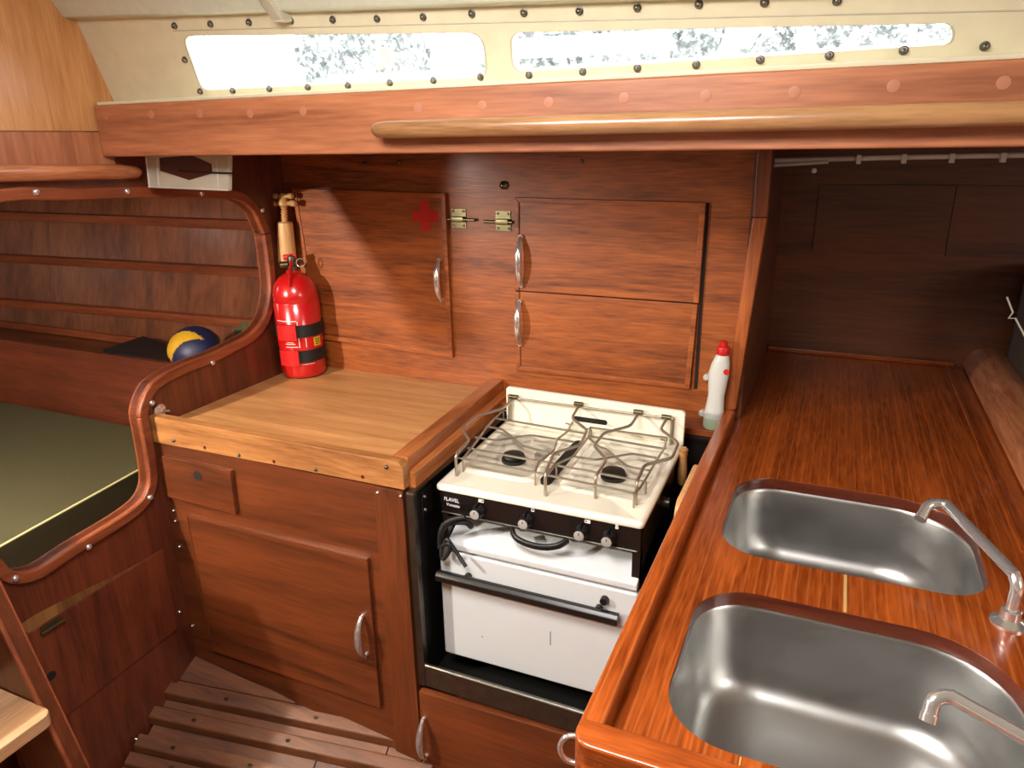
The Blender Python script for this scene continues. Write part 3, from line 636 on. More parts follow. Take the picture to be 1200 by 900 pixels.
# body sides, control panel
for x0, x1 in ((SX0+.008, SX0+.014), (SX1-.014, SX1-.006)): box('side_panel', x0, x1, SY0+.012, SY1, .44, .838, 'black_enamel', st, .001)
box('back_panel', SX0+.014, SX1-.014, SY1-.008, SY1, .44, .838, 'black_enamel', st, 0)
box('oven_box', SX0+.016, SX1-.016, SY0+.03, SY1-.01, .44, .66, 'black_enamel', st, 0)
cpn = prism('control_panel', [(SY0+.004, .838), (SY0+.010, .782), (SY0+.02, .779), (SY0+.03, .838)], 'x', SX0+.008, SX1-.006, 'black_enamel', st, .002)
tube('panel_trim', [(SX0+.010, SY0+.007, .783), (SX1-.012, SY0+.007, .783)], .0022, 'steel_dark', cpn, 8)
for px, py in ((565, 603), (621, 614), (686, 627), (718, 634)):
    c = ony(px-3.5, py-5, SY0+.006); k = lathe('knob', [(.015, 0), (.0145, .006), (.012, .009), (.0115, .022)], c, 'black_plastic', cpn, 'y', 20)
    lathe('knob_cap', [(.0105, 0), (.0105, .0015), (.009, .0022)], c+Vector((0, -.022, 0)), 'knob_alu', k, 'y', 20)
    prism('knob_grip', [(c.x-.004, c.z+.008), (c.x+.004, c.z+.008), (c.x+.002, c.z+.021), (c.x-.002, c.z+.021)], 'y', c.y-.018, c.y-.002, 'black_plastic', k, .001)
    box('knob_mark', c.x-.0008, c.x+.0008, c.y-.0246, c.y-.024, c.z+.002, c.z+.008, 'black_plastic', k, 0)
tn = Vector((0, .1066, .994)).normalized()
tl = ony(519.5, 583.5, SY0+.004); text('panel_lettering', 'FLAVEL', .0115, 'white_print', cpn, tl+Vector((.003, -.003, -.003)), (1, 0, 0), -tn*-1)
tl = ony(522.5, 589.8, SY0+.005); text('panel_lettering', 'Vanessa', .0100, 'white_print', cpn, tl+Vector((.003, -.003, -.003)), (1, 0, 0), tn)
for px, py, k in ((564.5, 584, 0), (625, 594.5, 1), (689, 608, 2), (723.5, 613.5, 3)):
    c = ony(px, py+2.5, SY0+.0055)
    def sq(x0, x1, z0, z1): prism('panel_symbol', [(c.x+x0, c.z+z0), (c.x+x1, c.z+z0), (c.x+x1, c.z+z1), (c.x+x0, c.z+z1)], 'y', SY0+.0015, SY0+.0072, 'white_print', cpn)
    if k in (0, 2):
        w_ = (-.006, 0) if k == 0 else (0, .006); sq(w_[0], w_[1], -.003, .003); e = .006 if k == 0 else -.006
        sq(min(0, e), max(0, e), .0022, .003); sq(min(0, e), max(0, e), -.003, -.0022); sq(min(e, e*.87), max(e, e*.87), -.003, .003)
    elif k == 1:
        sq(-.0035, .0035, .0025, .0033); sq(-.0035, .0035, -.0033, -.0025); sq(-.0035, -.0027, -.0033, .0033); sq(.0027, .0035, -.0033, .0033)
    else: sq(-.003, .003, .001, .0055); sq(-.003, .003, -.0055, -.001)
for a, b in (((711, 620), (714, 622)), ((709.5, 624), (713, 625)), ((709, 628.5), (712.5, 628.5))):
    tube('panel_mark', [ony(*a, SY0+.0065), ony(*b, SY0+.0068)], .0006, 'white_print', cpn, 5)
# grill cavity: black legs, white enamel pan with black handle, white sloping plate
for x0, x1 in ((SX0+.010, SX0+.022), (SX1-.022, SX1-.006)): box('front_leg', x0, x1, SY0+.010, SY0+.03, .705, .782, 'black_enamel', st, .001)
bm = bmesh.new(); prof = [(SY0+.20, .765), (SY0+.06, .748), (SY0+.022, .728), (SY0-.004, .715), (SY0-.004, .700), (SY0+.02, .699), (SY0+.2, .70)]
bm_prism(bm, prof, 'x', SX0+.024, SX1-.006); gp = finish('grill_plate', bm, 'white_enamel', st, .003)
pts = [(-.56, SY0+.012, .772), (-.545, SY0-.004, .764), (-.515, SY0-.012, .760), (-.48, SY0-.012, .760), (-.45, SY0-.004, .766), (-.435, SY0+.012, .774)]
tube('grill_pan_handle', smooth_path(pts, 4), [.008]*21, 'black_plastic', st, 10, flat=.7)
od = thing_part = prism('oven_door', [(SX0+.002, .415), (SX1-.004, .421), (SX1-.004, .692), (SX0+.002, .692)], 'y', SY0-.002, SY0+.028, 'white_enamel', st, .006, segs=3)
hbp = [(SY0-.03, .627), (SY0-.03, .640), (SY0-.022, .648), (SY0-.012, .648), (SY0-.012, .627)]
oh = prism('door_handle', hbp, 'x', SX0+.004, -.315, 'black_enamel', od, .002)
for x in (-.66, -.36): lathe('handle_bolt', [(.008, 0), (.008, .014)], (x, SY0-.001, .642), 'black_plastic', oh, 'y', 12)
lathe('handle_bolt', [(.009, 0), (.008, .012)], ony(709, 702, SY0-.002), 'black_plastic', od, 'y', 12)
for k, (px, py, ln) in enumerate(((565, 745, 4), (645, 740, 30))):
    a = ony(px, py, SY0-.0022); box('enamel_scratch', a.x-.0008, a.x+.0008, SY0-.0024, SY0-.0018, a.z-ln*.0012, a.z, 'device_grey', od, 0)
for x in (SX0, SX1): lathe('gimbal_pivot', [(.012, 0), (.012, .018)], (min(x, x) if x == SX0 else x-.008, 1.42, .80), 'steel_dark', st, 'x', 14)
# pan rack: hinge bar and cranked fiddle rods, then the two wire grates
hb_z = .925
hinge = tube('hinge_bar', [ony(596, 466, SY1-.012), ony(789, 491, SY1-.012)], .0032, 'grate_wire', st, 8)
for px, py in ((597, 464), (788, 491)):
    p = ony(px, py, SY1-.008); tube('hinge_post', [p+Vector((0, 0, .004)), (p.x, p.y, hz(p.y)-.002)], .0045, 'grate_wire', hinge, 10)
for px, py in ((602, 465), (678, 473.5), (748, 483), (781, 489)):
    p = ony(px, py, SY1-.012); tube('hinge_clip', [p-Vector((.011, 0, 0)), p+Vector((.011, 0, 0))], .0062, 'brass', hinge, 8)
arms = [[(601.7, 468), (588, 479), (557.5, 488), (541.7, 503), (550, 516), (534, 533)], [(678, 476), (670, 490), (688, 504), (680, 521.7), (649, 531), (639, 555)],
        [(748, 485), (739, 499), (707.5, 507.5), (696, 522.5), (711, 539), (698, 558)], [(781, 491), (774, 503), (795, 519), (787.5, 536.7), (755, 545), (746, 565)]]
for a in arms:
    n = len(a); P = [onz(*q, .922-.022*i/(n-1)) for i, q in enumerate(a)]
    P[0] = ony(*a[0], SY1-.014); foot = Vector((P[-1].x, P[-1].y, hz(P[-1].y)-.002)); tube('fiddle_rod', fillet_path(P+[foot], .012), .0035, 'grate_wire', st, 8)
def wires(nm, lines, z, legs):
    first = tube(nm, [onz(*q, z) for q in lines[0]], .0028, 'grate_wire', st, 6)
    for l_ in lines[1:]: tube('grate_wire', fillet_path([onz(*q, z) for q in l_], .01), .0028, 'grate_wire', first, 6)
    for q in legs:
        p = onz(*q, z); tube('grate_foot', fillet_path([p+Vector((-.012, 0, 0)), p, Vector((p.x, p.y, hz(p.y)-.002))], .006), .0022, 'grate_wire', first, 6)
    return first
GZ = .882
wires('pan_grate', [[(580, 490), (685, 508)], [(542.5, 537.5), (640, 556)], [(570, 500), (588, 502.5), (612.5, 522.5), (647.5, 531.7), (656, 533)], [(556.7, 512.5), (581.7, 516), (623, 510), (673, 518)], [(548, 525), (628, 540), (650, 543)],
                    [(590, 481), (671.7, 493)], [(590, 481), (580, 490), (570, 501), (558, 518), (542.5, 537.5)], [(671.7, 493), (664, 506.7), (652.5, 515), (649, 528), (631, 541.7), (627, 553)]], GZ, [(542.5, 537.5), (590, 483), (627, 553), (668, 497)])
wires('pan_grate', [[(690, 511), (778, 526)], [(641, 556.7), (743, 578)], [(690, 513), (703, 524), (710, 526), (735, 546.7), (762, 551.7)], [(672, 535), (697, 539), (741.7, 531.7), (769, 536.7)], [(650, 545), (700, 554), (757, 565)],
                    [(691.7, 501), (781.7, 513)], [(781.7, 513), (778, 526), (769, 540), (762, 552), (750, 572), (743, 578)], [(691.7, 501), (690, 511), (672, 535), (650, 545), (641, 556.7)]], GZ, [(743, 578), (780, 516), (757, 565), (693, 503), (652, 547)])
# black gas hose / cable loops tangled at the left of the grill opening
hose = thing('gas_hose', (-.70, SY0, .69), 'black hose looped and tied at the left of the grill opening', 'hose')
tube('hose', smooth_path([ony(*q, y) for q, y in (((516, 642), 1.205), ((517, 622), 1.20), ((527, 613), 1.205), ((545, 612), 1.212), ((552, 617), 1.225))], 5), .0065, 'black_rubber', hose, 8)
tube('hose_loop', smooth_path([ony(*q, y) for q, y in (((518, 640), 1.20), ((526, 637), 1.196), ((527, 645), 1.196), ((520, 655), 1.198), ((517, 650), 1.2), ((519, 640), 1.203), ((524, 632), 1.203), ((530, 640), 1.200), ((538, 652), 1.198), ((546, 664), 1.192))], 5), .0045, 'black_rubber', hose, 8)
tube('hose_band', smooth_path([ony(*q, y) for q, y in (((519, 616), 1.198), ((530, 609), 1.200), ((545, 606), 1.206))], 5), .0060, 'black_rubber', hose, 8)
# things standing in the dark gap to the right of the stove
tl_ = thing('wooden_handle_tool', (-.245, 1.53, .77), 'wooden handled tool hanging in the gap between stove and sink counter', 'tool')
p = ony(800, 545, 1.56); lathe('handle', [(.006, -.05), (.010, -.045), (.0115, -.015), (.009, .02), (.011, .04), (.006, .045)], p, 'beech', tl_, seg=14); tube('shank', [p+Vector((0, 0, -.05)), p+Vector((0, 0, -.14))], .003, 'steel_dark', tl_)
cbz = [ony(783, 606, 1.32), ony(786, 582, 1.32)]
cb = thing('chopping_board', (-.23, 1.36, .70), 'small wooden chopping board tucked between stove and sink counter', 'board')
bp_ = rrect(1.235, 1.45, .62, .897, .03); prism('board', bp_, 'x', -.2245, -.2105, 'beech', cb, .003)
# ================================================================== SINK COUNTER
CZ = .889
sk = thing('sink_counter', (.1, 1.45, .86), 'glossy orange teak sink counter with raised rounded edges', 'countertop')
s1 = rrect(-.130, .275, 1.119, 1.438, [.13, .085, .075, .07], 8)
s2 = rrect(-.132, .280, .686, 1.012, [.12, .085, .085, .09], 8)
cutz = []
for s_ in (s1, s2):
    b2 = bmesh.new(); bm_prism(b2, s_, 'z', .80, 1.0); cutz.append(cutter(b2))
bx_ = [-.186, -.155, -.0335, .0715, .19, .30, .42]
for i in range(6):
    m_ = box('plank', bx_[i]+.0001, bx_[i+1]-.0001, .632, YR-.001, CZ-.022, CZ, 'teak_y', sk, 0)
    boolean(m_, cutz); split_islands(m_)
for o in cutz: bpy.data.objects.remove(o)
for (a, b, x, w_) in ((1.014, 1.117, .0715, .0022), (.644, .684, -.0335, .0008), (.644, .684, .0715, .0008)): box('caulk_line', x-w_, x+w_, a, b, CZ-.01, CZ+.0003, 'caulk', sk, 0)
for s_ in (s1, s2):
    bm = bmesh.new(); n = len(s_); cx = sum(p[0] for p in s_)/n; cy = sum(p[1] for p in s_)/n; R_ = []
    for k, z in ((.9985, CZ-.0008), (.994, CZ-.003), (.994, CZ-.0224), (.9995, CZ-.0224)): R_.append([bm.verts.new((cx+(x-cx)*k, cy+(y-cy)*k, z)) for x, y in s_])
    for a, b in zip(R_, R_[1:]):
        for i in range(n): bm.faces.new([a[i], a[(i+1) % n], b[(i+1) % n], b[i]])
    finish('cutout_lip', bm, 'end_grain_x', sk, 0, True, angle=60)  # dark liner ring; shade of the cut edge is put into its colour
# raised edges
box('left_edge', -.208, -.180, .636, 1.722, .844, .9205, 'teak_y', sk, .004, segs=3)
bm = bmesh.new(); A = rrect(-.208, .60, .602, .642, [.004, .004, .022, .004], 5)
bm_prism(bm, A, 'z', .842, .9205); finish('front_edge', bm, 'teak_x', sk, .010, segs=4)
# log-shaped rail along the right side and margin
rl = thing('side_rail', (.42, 1.9, .897), 'thick rounded oak rail along the right edge of the sink counter', 'rail')
lg = [(.352, CZ), (.356, .915), (.372, .936), (.395, .948), (.42, .948), (.445, .94), (.45, CZ)]
prism('rail', [(x+.03, z+.006) for x, z in lg], 'y', .644, YR-.001, 'rail_teak_y', rl, 0, smooth=True, angle=60)
hexa('margin_bead', [(.335, 1.3, CZ), (.345, 1.3, CZ), (.345, 2.41, CZ), (.335, 2.41, CZ), (.337, 1.3, CZ+.004), (.343, 1.3, CZ+.004), (.343, 2.41, CZ+.004), (.337, 2.41, CZ+.004)], 'teak_y', sk)
box('back_bead', -.168, .36, YR-.016, YR-.001, CZ, .905, 'teak_x', sk, .004)
# cabinet carrying the sink counter
sc_ = thing('sink_cabinet', (.1, .95, 0), 'mahogany cabinet below the sink counter', 'cabinet')
box('side_panel', -.205, -.187, .63, 1.16, .0, .842, 'wall_mahogany_y', sc_, .002); box('front_panel', -.187, .6, .63, .648, .0, .842, 'wall_mahogany_x', sc_, .002); box('corner_post', -.212, -.19, .615, .64, .0, .842, 'wall_mahogany_z', sc_, .003)
box('locker_top', .4205, 1.2, .65, YR-.002, .835, .868, 'cabinet_mahogany_y', sc_, .002); box('end_panel', 1.18, 1.2, .65, YR-.002, 0, .835, 'cabinet_mahogany_y', sc_, 0)
ring = thing('towel_ring', (-.215, .64, .88), 'chrome ring on the front left corner of the sink counter', 'ring')
rc = onz(674, 866, .89); bm = bmesh.new()
ctr = Vector((-.207, .632, .878)); bm_tube(bm, [ctr + Vector((-.006+.016*math.cos(t), .004*math.cos(t), .020*math.sin(t))) for t in [2*math.pi*i/20 for i in range(20)]], .0032, 8, True); finish('ring', bm, 'chrome', ring, 0, True, angle=70)
# sinks
def sink(outline, label, depth=.15):
    cx = sum(p[0] for p in outline)/len(outline); cy = sum(p[1] for p in outline)/len(outline)
    s = thing('kitchen_sink', (cx, cy, .874-depth), label, 'sink')
    bm = bmesh.new(); L_ = []
    def sc(k, z, add=0): return [bm.verts.new((cx+(x-cx)*k, cy+(y-cy)*k, z)) for x, y in outline]
    zt_ = CZ-.0227
    for k, z in ((1.10, zt_), (1.035, zt_), (1.02, zt_-.002), (1.005, zt_-.01), (.985, zt_-.05), (.965, zt_-depth*.62), (.93, zt_-depth*.82), (.86, zt_-depth*.95), (.74, zt_-depth), (.5, zt_-depth-.003), (.12, zt_-depth-.006)): L_.append(sc(k, z))
    for a, b in zip(L_, L_[1:]):
        for i in range(len(a)): bm.faces.new([a[i], a[(i+1) % len(a)], b[(i+1) % len(b)], b[i]])
    bm.faces.new(L_[-1]); o = finish('bowl', bm, 'sink_steel', s, 0, True, angle=60)
    o.data.flip_normals() if False else None
    lathe('drain', [(.032, 0), (.032, .002), (.026, .003), (.022, .0015), (.004, .001)], (cx, cy, zt_-depth-.0055), 'chrome', s, seg=24)
    return s
sink(s1, 'stainless steel sink bowl further from the camera, speckled with drops'); sink(s2, 'larger looking stainless steel sink bowl nearest the camera')
# faucets
def faucet(base, pts, label):
    f_ = thing('sink_faucet', base, label, 'faucet')
    b = Vector(base); lathe('base', [(.024, 0), (.024, .003), (.016, .007), (.013, .009), (.013, .022), (.0105, .024)], b, 'chrome', f_, seg=24)
    tube('spout', smooth_path(fillet_path([b+Vector((0, 0, .02))] + pts, .022, 5), 2), .0082, 'chrome', f_, 14)
    e_ = pts[-1]; d = (pts[-1]-pts[-2]).normalized()
    tube('spout_tip', [e_-d*.006, e_+d*.003], .0092, 'chrome', f_, 14)
B1 = onz(1182, 730, CZ)
arm_top = B1+Vector((0, 0, .062))
h1 = onz(1098, 586, .985); h2 = onz(1078, 606, .965)
faucet(B1, [Vector((B1.x+.002, B1.y+.004, .958)), onz(1108, 590, .985), onz(1088, 590, .982), onz(1079, 607, .965)], 'chrome swing faucet reaching over the far sink')
h3 = onz(1098, 815, .975); h4 = onz(1089, 843, .952); far = onz(1230, 885, .96)
B2 = Vector((far.x+.02, far.y-.004, CZ))
faucet(B2, [Vector((B2.x, B2.y, .958)), onz(1112, 815, .978), onz(1094, 819, .974), onz(1088, 842, .955)], 'chrome swing faucet reaching over the near sink, base outside the frame')
# dark instrument box and wire past the right rail
dv = thing('instrument_box', (.55, 2.2, .9), 'dark grey instrument box beyond the right hand rail', 'box')
box('case', .475, .8, 2.05, 2.38, .87, 1.165, 'device_grey', dv, .01); box('dark_top', .475, .8, 2.06, 2.36, 1.165, 1.21, 'device_dark', dv, .006)
wv = tag(tube('loose_wire', [ony(*q, 2.03) for q in ((1180, 348), (1187, 366), (1182, 373), (1190, 373), (1200, 392), (1206, 404))], .0022, 'wire_white', None, 6), 'thin white wire hanging in front of the dark instrument box', 'wire')
# ================================================================== FIRE EXTINGUISHER
ex = Vector((-1.442, 1.668, .888)); r = .066
fe_ = thing('fire_extinguisher', ex, 'red fire extinguisher strapped in the corner of the countertop', 'extinguisher')
lathe('cylinder', [(r*.72, 0), (r*.93, .004), (r, .014), (r, .225), (r*.985, .226), (r*.985, .229), (r, .230), (r*.97, .252), (r*.86, .277), (r*.66, .296), (r*.42, .306), (r*.3, .309), (r*.3, .316)], ex, 'red_paint', fe_, seg=40, angle=50)
vv = lathe('valve', [(.017, .314), (.017, .328), (.013, .330), (.013, .345), (.009, .347)], ex, 'brass', fe_, seg=18)
tocam = (CAM-ex); tocam.z = 0; tocam.normalize(); side = Vector((-tocam.y, tocam.x, 0))
def exl(a, b, z): return ex + tocam*a + side*(-b) + Vector((0, 0, z))     # a towards camera, b to picture left
def pbar(name, pts, w, h, mat, par):
    bm = bmesh.new(); pts = [Vector(p) for p in pts]
    bm_tube(bm, pts, w, 8, flat=h/w); return finish(name, bm, mat, par, 0, True, angle=60)
pbar('gauge', [exl(.005, .012, .333), exl(.005, .034, .333)], .010, .010, 'brass', vv)
pbar('squeeze_lever', [exl(.0, .022, .353), exl(.004, -.012, .356)], .008, .004, 'red_plastic', vv)
pbar('carry_lever', [exl(.012, .0, .342), exl(.03, .007, .32), exl(.055, .012, .275)], .0085, .004, 'red_plastic', vv)
bm = bmesh.new(); bm_tube(bm, [exl(.02, -.024+.012*math.cos(t), .338+.012*math.sin(t)) for t in [2*math.pi*i/18 for i in range(18)]], .0016, 6, True); finish('safety_ring', bm, 'chrome', vv, 0, True)
lathe('collar', [(.012, .345), (.012, .356), (.006, .360)], ex, 'steel_dark', vv, seg=14)
ang0 = math.atan2(tocam.y, tocam.x)
def arc_band(name, z0, z1, a0, a1, rr, mat, par, th=.003, n=18):
    bm = bmesh.new(); V = []
    for i in range(n+1):
        a = ang0 + math.radians(a0+(a1-a0)*i/n); c, s = math.cos(a), math.sin(a)
        V.append([bm.verts.new((ex.x+c*q, ex.y+s*q, ex.z+z)) for q, z in ((rr, z0), (rr+th, z0), (rr+th, z1), (rr, z1))])
    for a, b in zip(V, V[1:]):
        for k in range(4): bm.faces.new([a[k], a[(k+1) % 4], b[(k+1) % 4], b[k]])
    bm.faces.new(V[0]); bm.faces.new(V[-1][::-1]); return finish(name, bm, mat, par, 0, True, angle=40)
for z in (.128, .052):
    b_ = arc_band('strap', z, z+.036, -170, 170, r+.0005, 'black_rubber', fe_, n=40)
    arc_band('strap_buckle', z-.006, z+.040, -52, -8, r+.003, 'red_plastic', b_, .010, 8)
for z0, z1, a0, a1 in ((.176, .1785, -62, -6), (.098, .176, -5, -3), (.098, .125, 12, 13.5), (.099, .101, -40, -8), (.108, .110, -40, -14), (.113, .1145, -36, -18), (.119, .1205, -40, -24), (.045, .0465, -2, 30)):
    arc_band('printed_line', z0, z1, a0, a1, r+.0001, 'white_print', fe_, .0004, 8)
arc_band('yellow_label', .097, .123, 34, 56, r+.0001, 'yellow_label', fe_, .0006, 6)
for z in (.101, .106, .111, .116): arc_band('label_print', z, z+.0022, 38, 53, r+.0005, 'black_plastic', fe_, .0004, 4)
# ================================================================== WOODEN SCREW TOOL (corkscrew) ON THE WALL
nc = thing('wooden_corkscrew', ony(335, 305, 1.70), 'turned wooden screw corkscrew hanging above the fire extinguisher', 'corkscrew')
a = ony(337, 308, 1.705); t = ony(331.5, 229, 1.705); L0 = (t-a).length; axv = (t-a).normalized(); e1 = axv.cross(Vector((0, 1, 0))).normalized(); e2 = axv.cross(e1)
AX = (e1, e2, axv)
lathe('body', [(.024, 0), (.027, .003), (.027, .01), (.0235, L0*.52), (.0225, L0*.605), (.018, L0*.62)], a, 'beech', nc, AX, 20)
bm = bmesh.new()
prof = [(.0095 + .0022*(1 if i % 2 else -1), L0*.60 + (L0*.24)*i/12) for i in range(13)]
bm_lathe(bm, prof, a, AX, 16); finish('screw', bm, 'beech', nc, 0, True, angle=80)
lathe('hub', [(.008, L0*.83), (.0165, L0*.86), (.0175, L0*.90), (.014, L0*.94), (.010, L0*.97), (.010, L0), (.006, L0*1.03)], a, 'beech', nc, AX, 18)
xd = Vector((1, 0, .02)).normalized()
def bar(name, c, h, rr): tube(name, [c-xd*h, c-xd*(h-.003), c-xd*(h*.6), c-xd*(h*.55), c+xd*(h*.55), c+xd*(h*.6), c+xd*(h-.003), c+xd*h], [rr*.6, rr, rr, rr*.7, rr*.7, rr, rr, rr*.6], 'beech', nc, 12)
bar('lower_handle', a+axv*(L0*.885), .046, .0092); bar('upper_handle', a+axv*(L0*.99), .036, .0085)
tube('hanging_cord', smooth_path([ony(317, 246, 1.72), ony(319, 265, 1.72), ony(323, 285, 1.72), ony(325, 302, 1.715)], 4), .0018, 'wire_white', nc, 6)
# ================================================================== BOTTLE
bo = Vector((-.228, 1.700, .876))
bt_ = thing('detergent_bottle', bo, 'white plastic detergent bottle with a red cap beside the stove', 'bottle')
bm = bmesh.new(); rings = []
for w_, d_, h, dx in ((.020, .016, 0, 0), (.0235, .018, .004, 0), (.024, .018, .03, 0), (.021, .016, .06, .002), (.019, .015, .085, .003), (.022, .016, .115, .004), (.024, .017, .14, .005), (.021, .016, .165, .008), (.016, .014, .182, .010), (.013, .012, .19, .011)):
    rings.append([bm.verts.new((bo.x+dx+w_*math.cos(t), bo.y+d_*math.sin(t), bo.z+h)) for t in [2*math.pi*j/20 for j in range(20)]])
for p_, q_ in zip(rings, rings[1:]):
    for j in range(20): bm.faces.new([p_[j], p_[(j+1) % 20], q_[(j+1) % 20], q_[j]])
bm.faces.new(rings[0][::-1]); bm.faces.new(rings[-1]); finish('bottle_body', bm, 'milk_plastic', bt_, 0, True, angle=60)
bm = bmesh.new(); rings = []
for w_, d_, h in ((.0202, .0162, -.0002), (.0238, .0182, .004), (.0243, .0183, .028)): rings.append([bm.verts.new((bo.x+w_*math.cos(t), bo.y+d_*math.sin(t), bo.z+h)) for t in [2*math.pi*j/20 for j in range(20)]])
for p_, q_ in zip(rings, rings[1:]):
    for j in range(20): bm.faces.new([p_[j], p_[(j+1) % 20], q_[(j+1) % 20], q_[j]])
finish('liquid_level', bm, 'green_liquid', bt_, 0, True, angle=60)
cp_ = lathe('cap', [(.0145, .188), (.0150, .190), (.0150, .205), (.0135, .208), (.009, .210), (.009, .219), (.006, .221)], bo+Vector((.011, 0, 0)), 'red_plastic', bt_, seg=20)
lathe('red_badge', [(.007, 0), (.007, .0008)], bo+Vector((.024, -.0145, .150)), 'red_plastic', bt_, 'y', 14)
for px, py in ((830, 439), (824.5, 481)):
    p = ony(px, py, YB-.001); g_ = thing('wall_grip', p, 'small clear plastic grip on the wall left of the bottle, '+('upper one' if py < 450 else 'lower one'), 'grip', 'clear grips holding the bottle')
    lathe('knob', [(.004, 0), (.004, .012), (.0085, .016), (.0085, .026), (.005, .030)], p, 'clear_grip', g_, 'y', 14)
# ================================================================== UPPER LEFT: grey vent box, rod
vb = thing('vent_box', (-1.36, 1.25, 1.455), 'grey white plastic housing with a dark hexagonal opening under the beam', 'housing')
A_ = ony(170, 178, 1.25); B_ = ony(268, 178, 1.25); C_ = ony(267, 224, 1.25); D_ = ony(174, 220, 1.25)
outer = [(D_.x, D_.z), (C_.x, C_.z), (B_.x, 1.542), (A_.x, 1.542)]
hexp = [ony(*q, 1.25) for q in ((188, 200), (222, 211), (249, 203), (248, 192), (225, 182), (187, 185))]
prism('housing', outer, 'y', 1.25, 1.264, 'grey_cream', vb, .003)
prism('opening', [(p.x, p.z) for p in hexp], 'y', 1.2492, 1.2502, 'varnish_dark', vb)
for px in (183, 253): 
    a, b = ony(px, 184, 1.249), ony(px+3, 220, 1.249); tube('rib', [a, b], .0014, 'alu_white', vb, 6)
tube('bottom_lip', [ony(174, 219, 1.249), ony(267, 223, 1.249)], .002, 'alu_white', vb, 6); tube('side_lip', [ony(171, 184, 1.249), ony(175, 219, 1.249)], .002, 'alu_white', vb, 6)
tube('cable', [ony(210, 200, 1.247), ony(240, 202, 1.247), ony(272, 203, 1.247)], .002, 'black_rubber', vb, 6)
hr = thing('wooden_hand_rail', (XB+.03, .9, 1.48), 'round wooden hand rail on the bulkhead at the upper left', 'rail')
tube('rail', [(XB+.02, BH_END, 1.512), (XB+.02, .9, 1.508), (XB+.02, 1.19, 1.498), (XB+.018, 1.235, 1.496), (XB+.012, 1.25, 1.496)], [.0165, .0165, .0165, .014, .008], 'rail_teak_y', hr, 14)
# ================================================================== BERTH
bz = .66
cu = thing('berth_cushion', (-2.5, 1.2, .54), 'olive green berth cushion with pale piping behind the bulkhead', 'cushion')
ce = [onz(170, 547, bz), onz(0, 641, bz)]
xe = lambda y: ce[0].x + (ce[1].x-ce[0].x)*(y-ce[0].y)/(ce[1].y-ce[0].y)
hexa('cushion', [(-3.46, .45, .55), (xe(.45), .45, .55), (xe(1.56), 1.555, .55), (-3.46, 1.555, .55), (-3.46, .45, bz), (xe(.45), .45, bz), (xe(1.56), 1.555, bz), (-3.46, 1.555, bz)], 'cushion_olive', cu, .008, segs=3)
tube('piping_cord', [(xe(.45)-.001, .45, bz+.0005), (xe(1.55)-.001, 1.55, bz+.0005)], .0032, 'piping', cu, 8); tube('lower_piping', [(xe(.45)+.001, .45, .556), (xe(1.55)+.001, 1.55, .556)], .003, 'cushion_olive', cu, 8)
bs_ = box('berth', -3.46, -1.64, .45, 1.57, .0, .55, 'dark_mahogany_x'); tag(bs_, 'dark wooden base under the olive berth cushion', 'berth')
sb = box('shelf_board', -3.46, -1.535, 1.572, 1.592, .60, .897, 'bulkhead_mahogany_x', None, .003); tag(sb, 'dark mahogany lee board along the back of the berth', 'board')
box('shelf_top', -3.46, -1.535, 1.592, 2.02, .762, .778, 'dark_mahogany_x', sb, 0)
# ball on the shelf
bc = Vector((-1.99, 1.765, .872)); br = .092
dire = (CAM-bc).normalized()
bm = bmesh.new(); bmesh.ops.create_icosphere(bm, subdivisions=5, radius=br, matrix=Matrix.Translation(bc))
ball = finish('ball', bm, None, None, 0, True, angle=80); tag(ball, 'navy and yellow leather ball lying on the berth shelf', 'ball')
me = ball.data; me.materials.append(MATS['ball_navy']); me.materials.append(MATS['ball_yellow'])
rgt = dire.cross(Vector((0, 0, 1))).normalized()*-1; upv = dire.cross(rgt)
for p in me.polygons:
    d = (Vector(p.center)+Vector((0, 0, -br))).normalized() if True else p.center
    x = d.dot(rgt); y = d.dot(upv)
    p.material_index = 1 if ((math.hypot(x+.3, y-.15) < .68 and math.hypot(x, y+.4) > .89) or x > .88) else 0
# black flat case on the shelf
bk = [onz(*q, .86) for q in ((122, 411),)]
def sh(px, py, z): return onz(px, py, z)
f4 = [ony(120, 409, 1.70), ony(196, 424, 1.64), ony(203, 405, 1.86), ony(168, 393, 1.95)]
f4 = [Vector((v.x, v.y, v.z)) for v in f4]
b4 = [Vector((v.x, v.y, .779)) for v in f4]
cs_ = hexa('black_case', b4 + f4, 'bag_black', None, .006); tag(cs_, 'flat black case lying on the berth shelf left of the ball', 'case')
pt = prism('patina_plate', [(-.001, 0)]*0 or [(ony(274, 375, 2.02).x, ony(274, 398, 2.02).z), (ony(300, 378, 2.02).x, ony(300, 398, 2.02).z), (ony(300, 378, 2.02).x, ony(300, 377, 2.02).z), (ony(274, 375, 2.02).x, ony(274, 376, 2.02).z)], 'y', 2.015, 2.022, 'copper_patina', None, .001); tag(pt, 'greenish weathered metal plate on the hull behind the ball', 'plate')
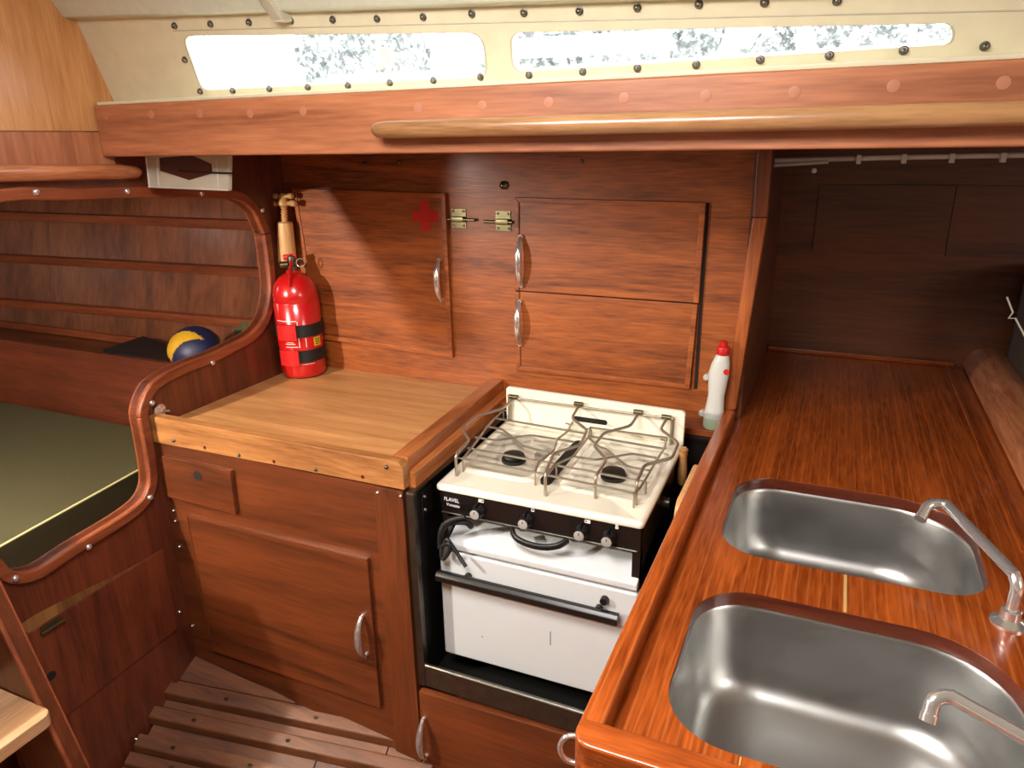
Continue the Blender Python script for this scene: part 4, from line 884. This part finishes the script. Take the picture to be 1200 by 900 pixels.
# ================================================================== COMPANIONWAY STEPS
sp = thing('companionway_steps', (-1.4, .6, 0), 'worn wooden companionway steps at the lower left edge', 'steps')
YS = .70
a0, a1 = ony(3, 686, YS), ony(106, 901, YS); dv_ = (a1-a0)/(a1.z-a0.z); w_ = .036
ptop = a0 + dv_*.2; pbot = a0 + dv_*(-a0.z+.0)
prism('stringer', [(ptop.x, ptop.z), (pbot.x, pbot.z), (pbot.x-.16, pbot.z), (ptop.x-.16, ptop.z)], 'y', YS-.03, YS, 'dark_mahogany_z', sp, .003)
prism('stringer_edge', [(ptop.x, ptop.z), (pbot.x, pbot.z), (pbot.x-.012, pbot.z), (ptop.x-.012, ptop.z)], 'y', YS-.034, YS+.002, 'trim_mahogany_z', sp, .003)
def tread(x1, z): return prism('tread', rrect(x1-.22, x1, .10, YS-.031, .02, 4), 'z', z-.028, z, 'worn_step_x', sp, .004)
tq = ony(61, 834, YS-.034)
tread(tq.x, tq.z); tread(tq.x+.13*1.0, tq.z-.26); tread(tq.x-.12, tq.z+.25)
prism('stringer', [(ptop.x, ptop.z), (pbot.x, pbot.z), (pbot.x-.16, pbot.z), (ptop.x-.16, ptop.z)], 'y', .07, .10, 'dark_mahogany_z', sp, .003)
# ================================================================== OUTSIDE: marina seen through the windows
wt_ = box('harbour_water', -90, 60, 1.9, 120, .2, .25, 'water', None, 0); struct(wt_, 'harbour water outside the windows', 'water')
dk = box('side_deck', -3.7, 1.6, 1.30, 2.7, 1.575, 1.60, 'boat_white', None, 0); struct(dk, 'white side deck outside the cabin windows', 'deck')
def moored(x, y, s, hull, boom, label, mast=9.0, flag=None):
    b = thing('moored_boat', (x, y, .25), label, 'boat', 'boats moored outside')
    hullp = [(-4*s, 1.3), (-3.6*s, .3), (3.2*s, .3), (4.4*s, 1.6), (4.4*s, 1.75), (-4*s, 1.5)]
    prism('hull', [(x+p[0], p[1]) for p in hullp], 'y', y-1.3, y+1.3, hull, b, .1)
    prism('cabin', [(x-2.2*s, 1.5), (x+1.8*s, 1.6), (x+1.2*s, 2.35), (x-2.0*s, 2.4)], 'y', y-.9, y+.9, 'boat_white', b, .08)
    for k in range(3): box('cabin_window', x-1.7*s+k*1.0*s, x-1.0*s+k*1.0*s, y-.92, y-.88, 1.85, 2.15, 'device_dark', b, 0)
    tube('mast', [(x+.6*s, y, 1.5), (x+.6*s, y, mast)], .09, 'mast_alu', b, 8); tube('boom', [(x+.6*s, y, 3.0), (x-3.0*s, y, 3.05)], .16, boom, b, 8)
    if flag: box('flag', x-1.4*s, x-.9*s, y-.02, y+.02, 3.3, 3.75, flag, b, 0)
    for dx_ in (-4*s, 4.2*s): tube('stay', [(x+dx_, y, 1.6), (x+.6*s, y, mast)], .02, 'mast_alu', b, 5)
moored(-17, 12, 1.0, 'boat_white', 'sail_blue', 'white moored sailing boat with a blue boom cover, outside the left window')
moored(-9.6, 16.5, .9, 'boat_white', 'boat_white', 'white moored sailing boat with a white boom cover, seen between the windows', 10, 'flag_yellow')
moored(-3.4, 12.5, .9, 'boat_white', 'mast_alu', 'white moored sailing boat with a red flag, outside the right window', 8, 'flag_red')
moored(-24, 20, 1.1, 'sail_blue', 'sail_blue', 'blue hulled moored sailing boat far behind, outside the left window', 11)
moored(.4, 20, 1.0, 'boat_white', 'mast_alu', 'white moored sailing boat at the far right of the right window', 9)
for i, (x, y, h, rr) in enumerate(((-34, 29, 7, 3.6), (-28, 39, 9, 4.2), (-20, 29, 7, 3.6), (-14.5, 39, 9, 4.2), (-7.5, 29, 7, 3.6), (-1.5, 39, 9, 4.2), (4, 29, 7, 3.6))):
    t = thing('shore_tree', (x, y, .25), 'pale green shore tree behind the moored boats, number %s from the left' % ('one', 'two', 'three', 'four', 'five', 'six', 'seven')[i], 'tree', 'trees along the shore')
    bm = bmesh.new()
    for k in range(9):
        c = Vector((x+random.uniform(-.6, .6)*rr, y+random.uniform(-.4, .4)*rr, h*.62+random.uniform(-.25, .35)*h)); g = bmesh.ops.create_icosphere(bm, subdivisions=3, radius=rr*random.uniform(.3, .5), matrix=Matrix.Translation(c))
        for v in g['verts']: v.co += (v.co-c)*random.uniform(-.25, .25)
    finish('crown', bm, 'leaf_far', t); tube('trunk', [(x, y, .25), (x, y, h*.6)], .25, 'floor_board', t, 8)
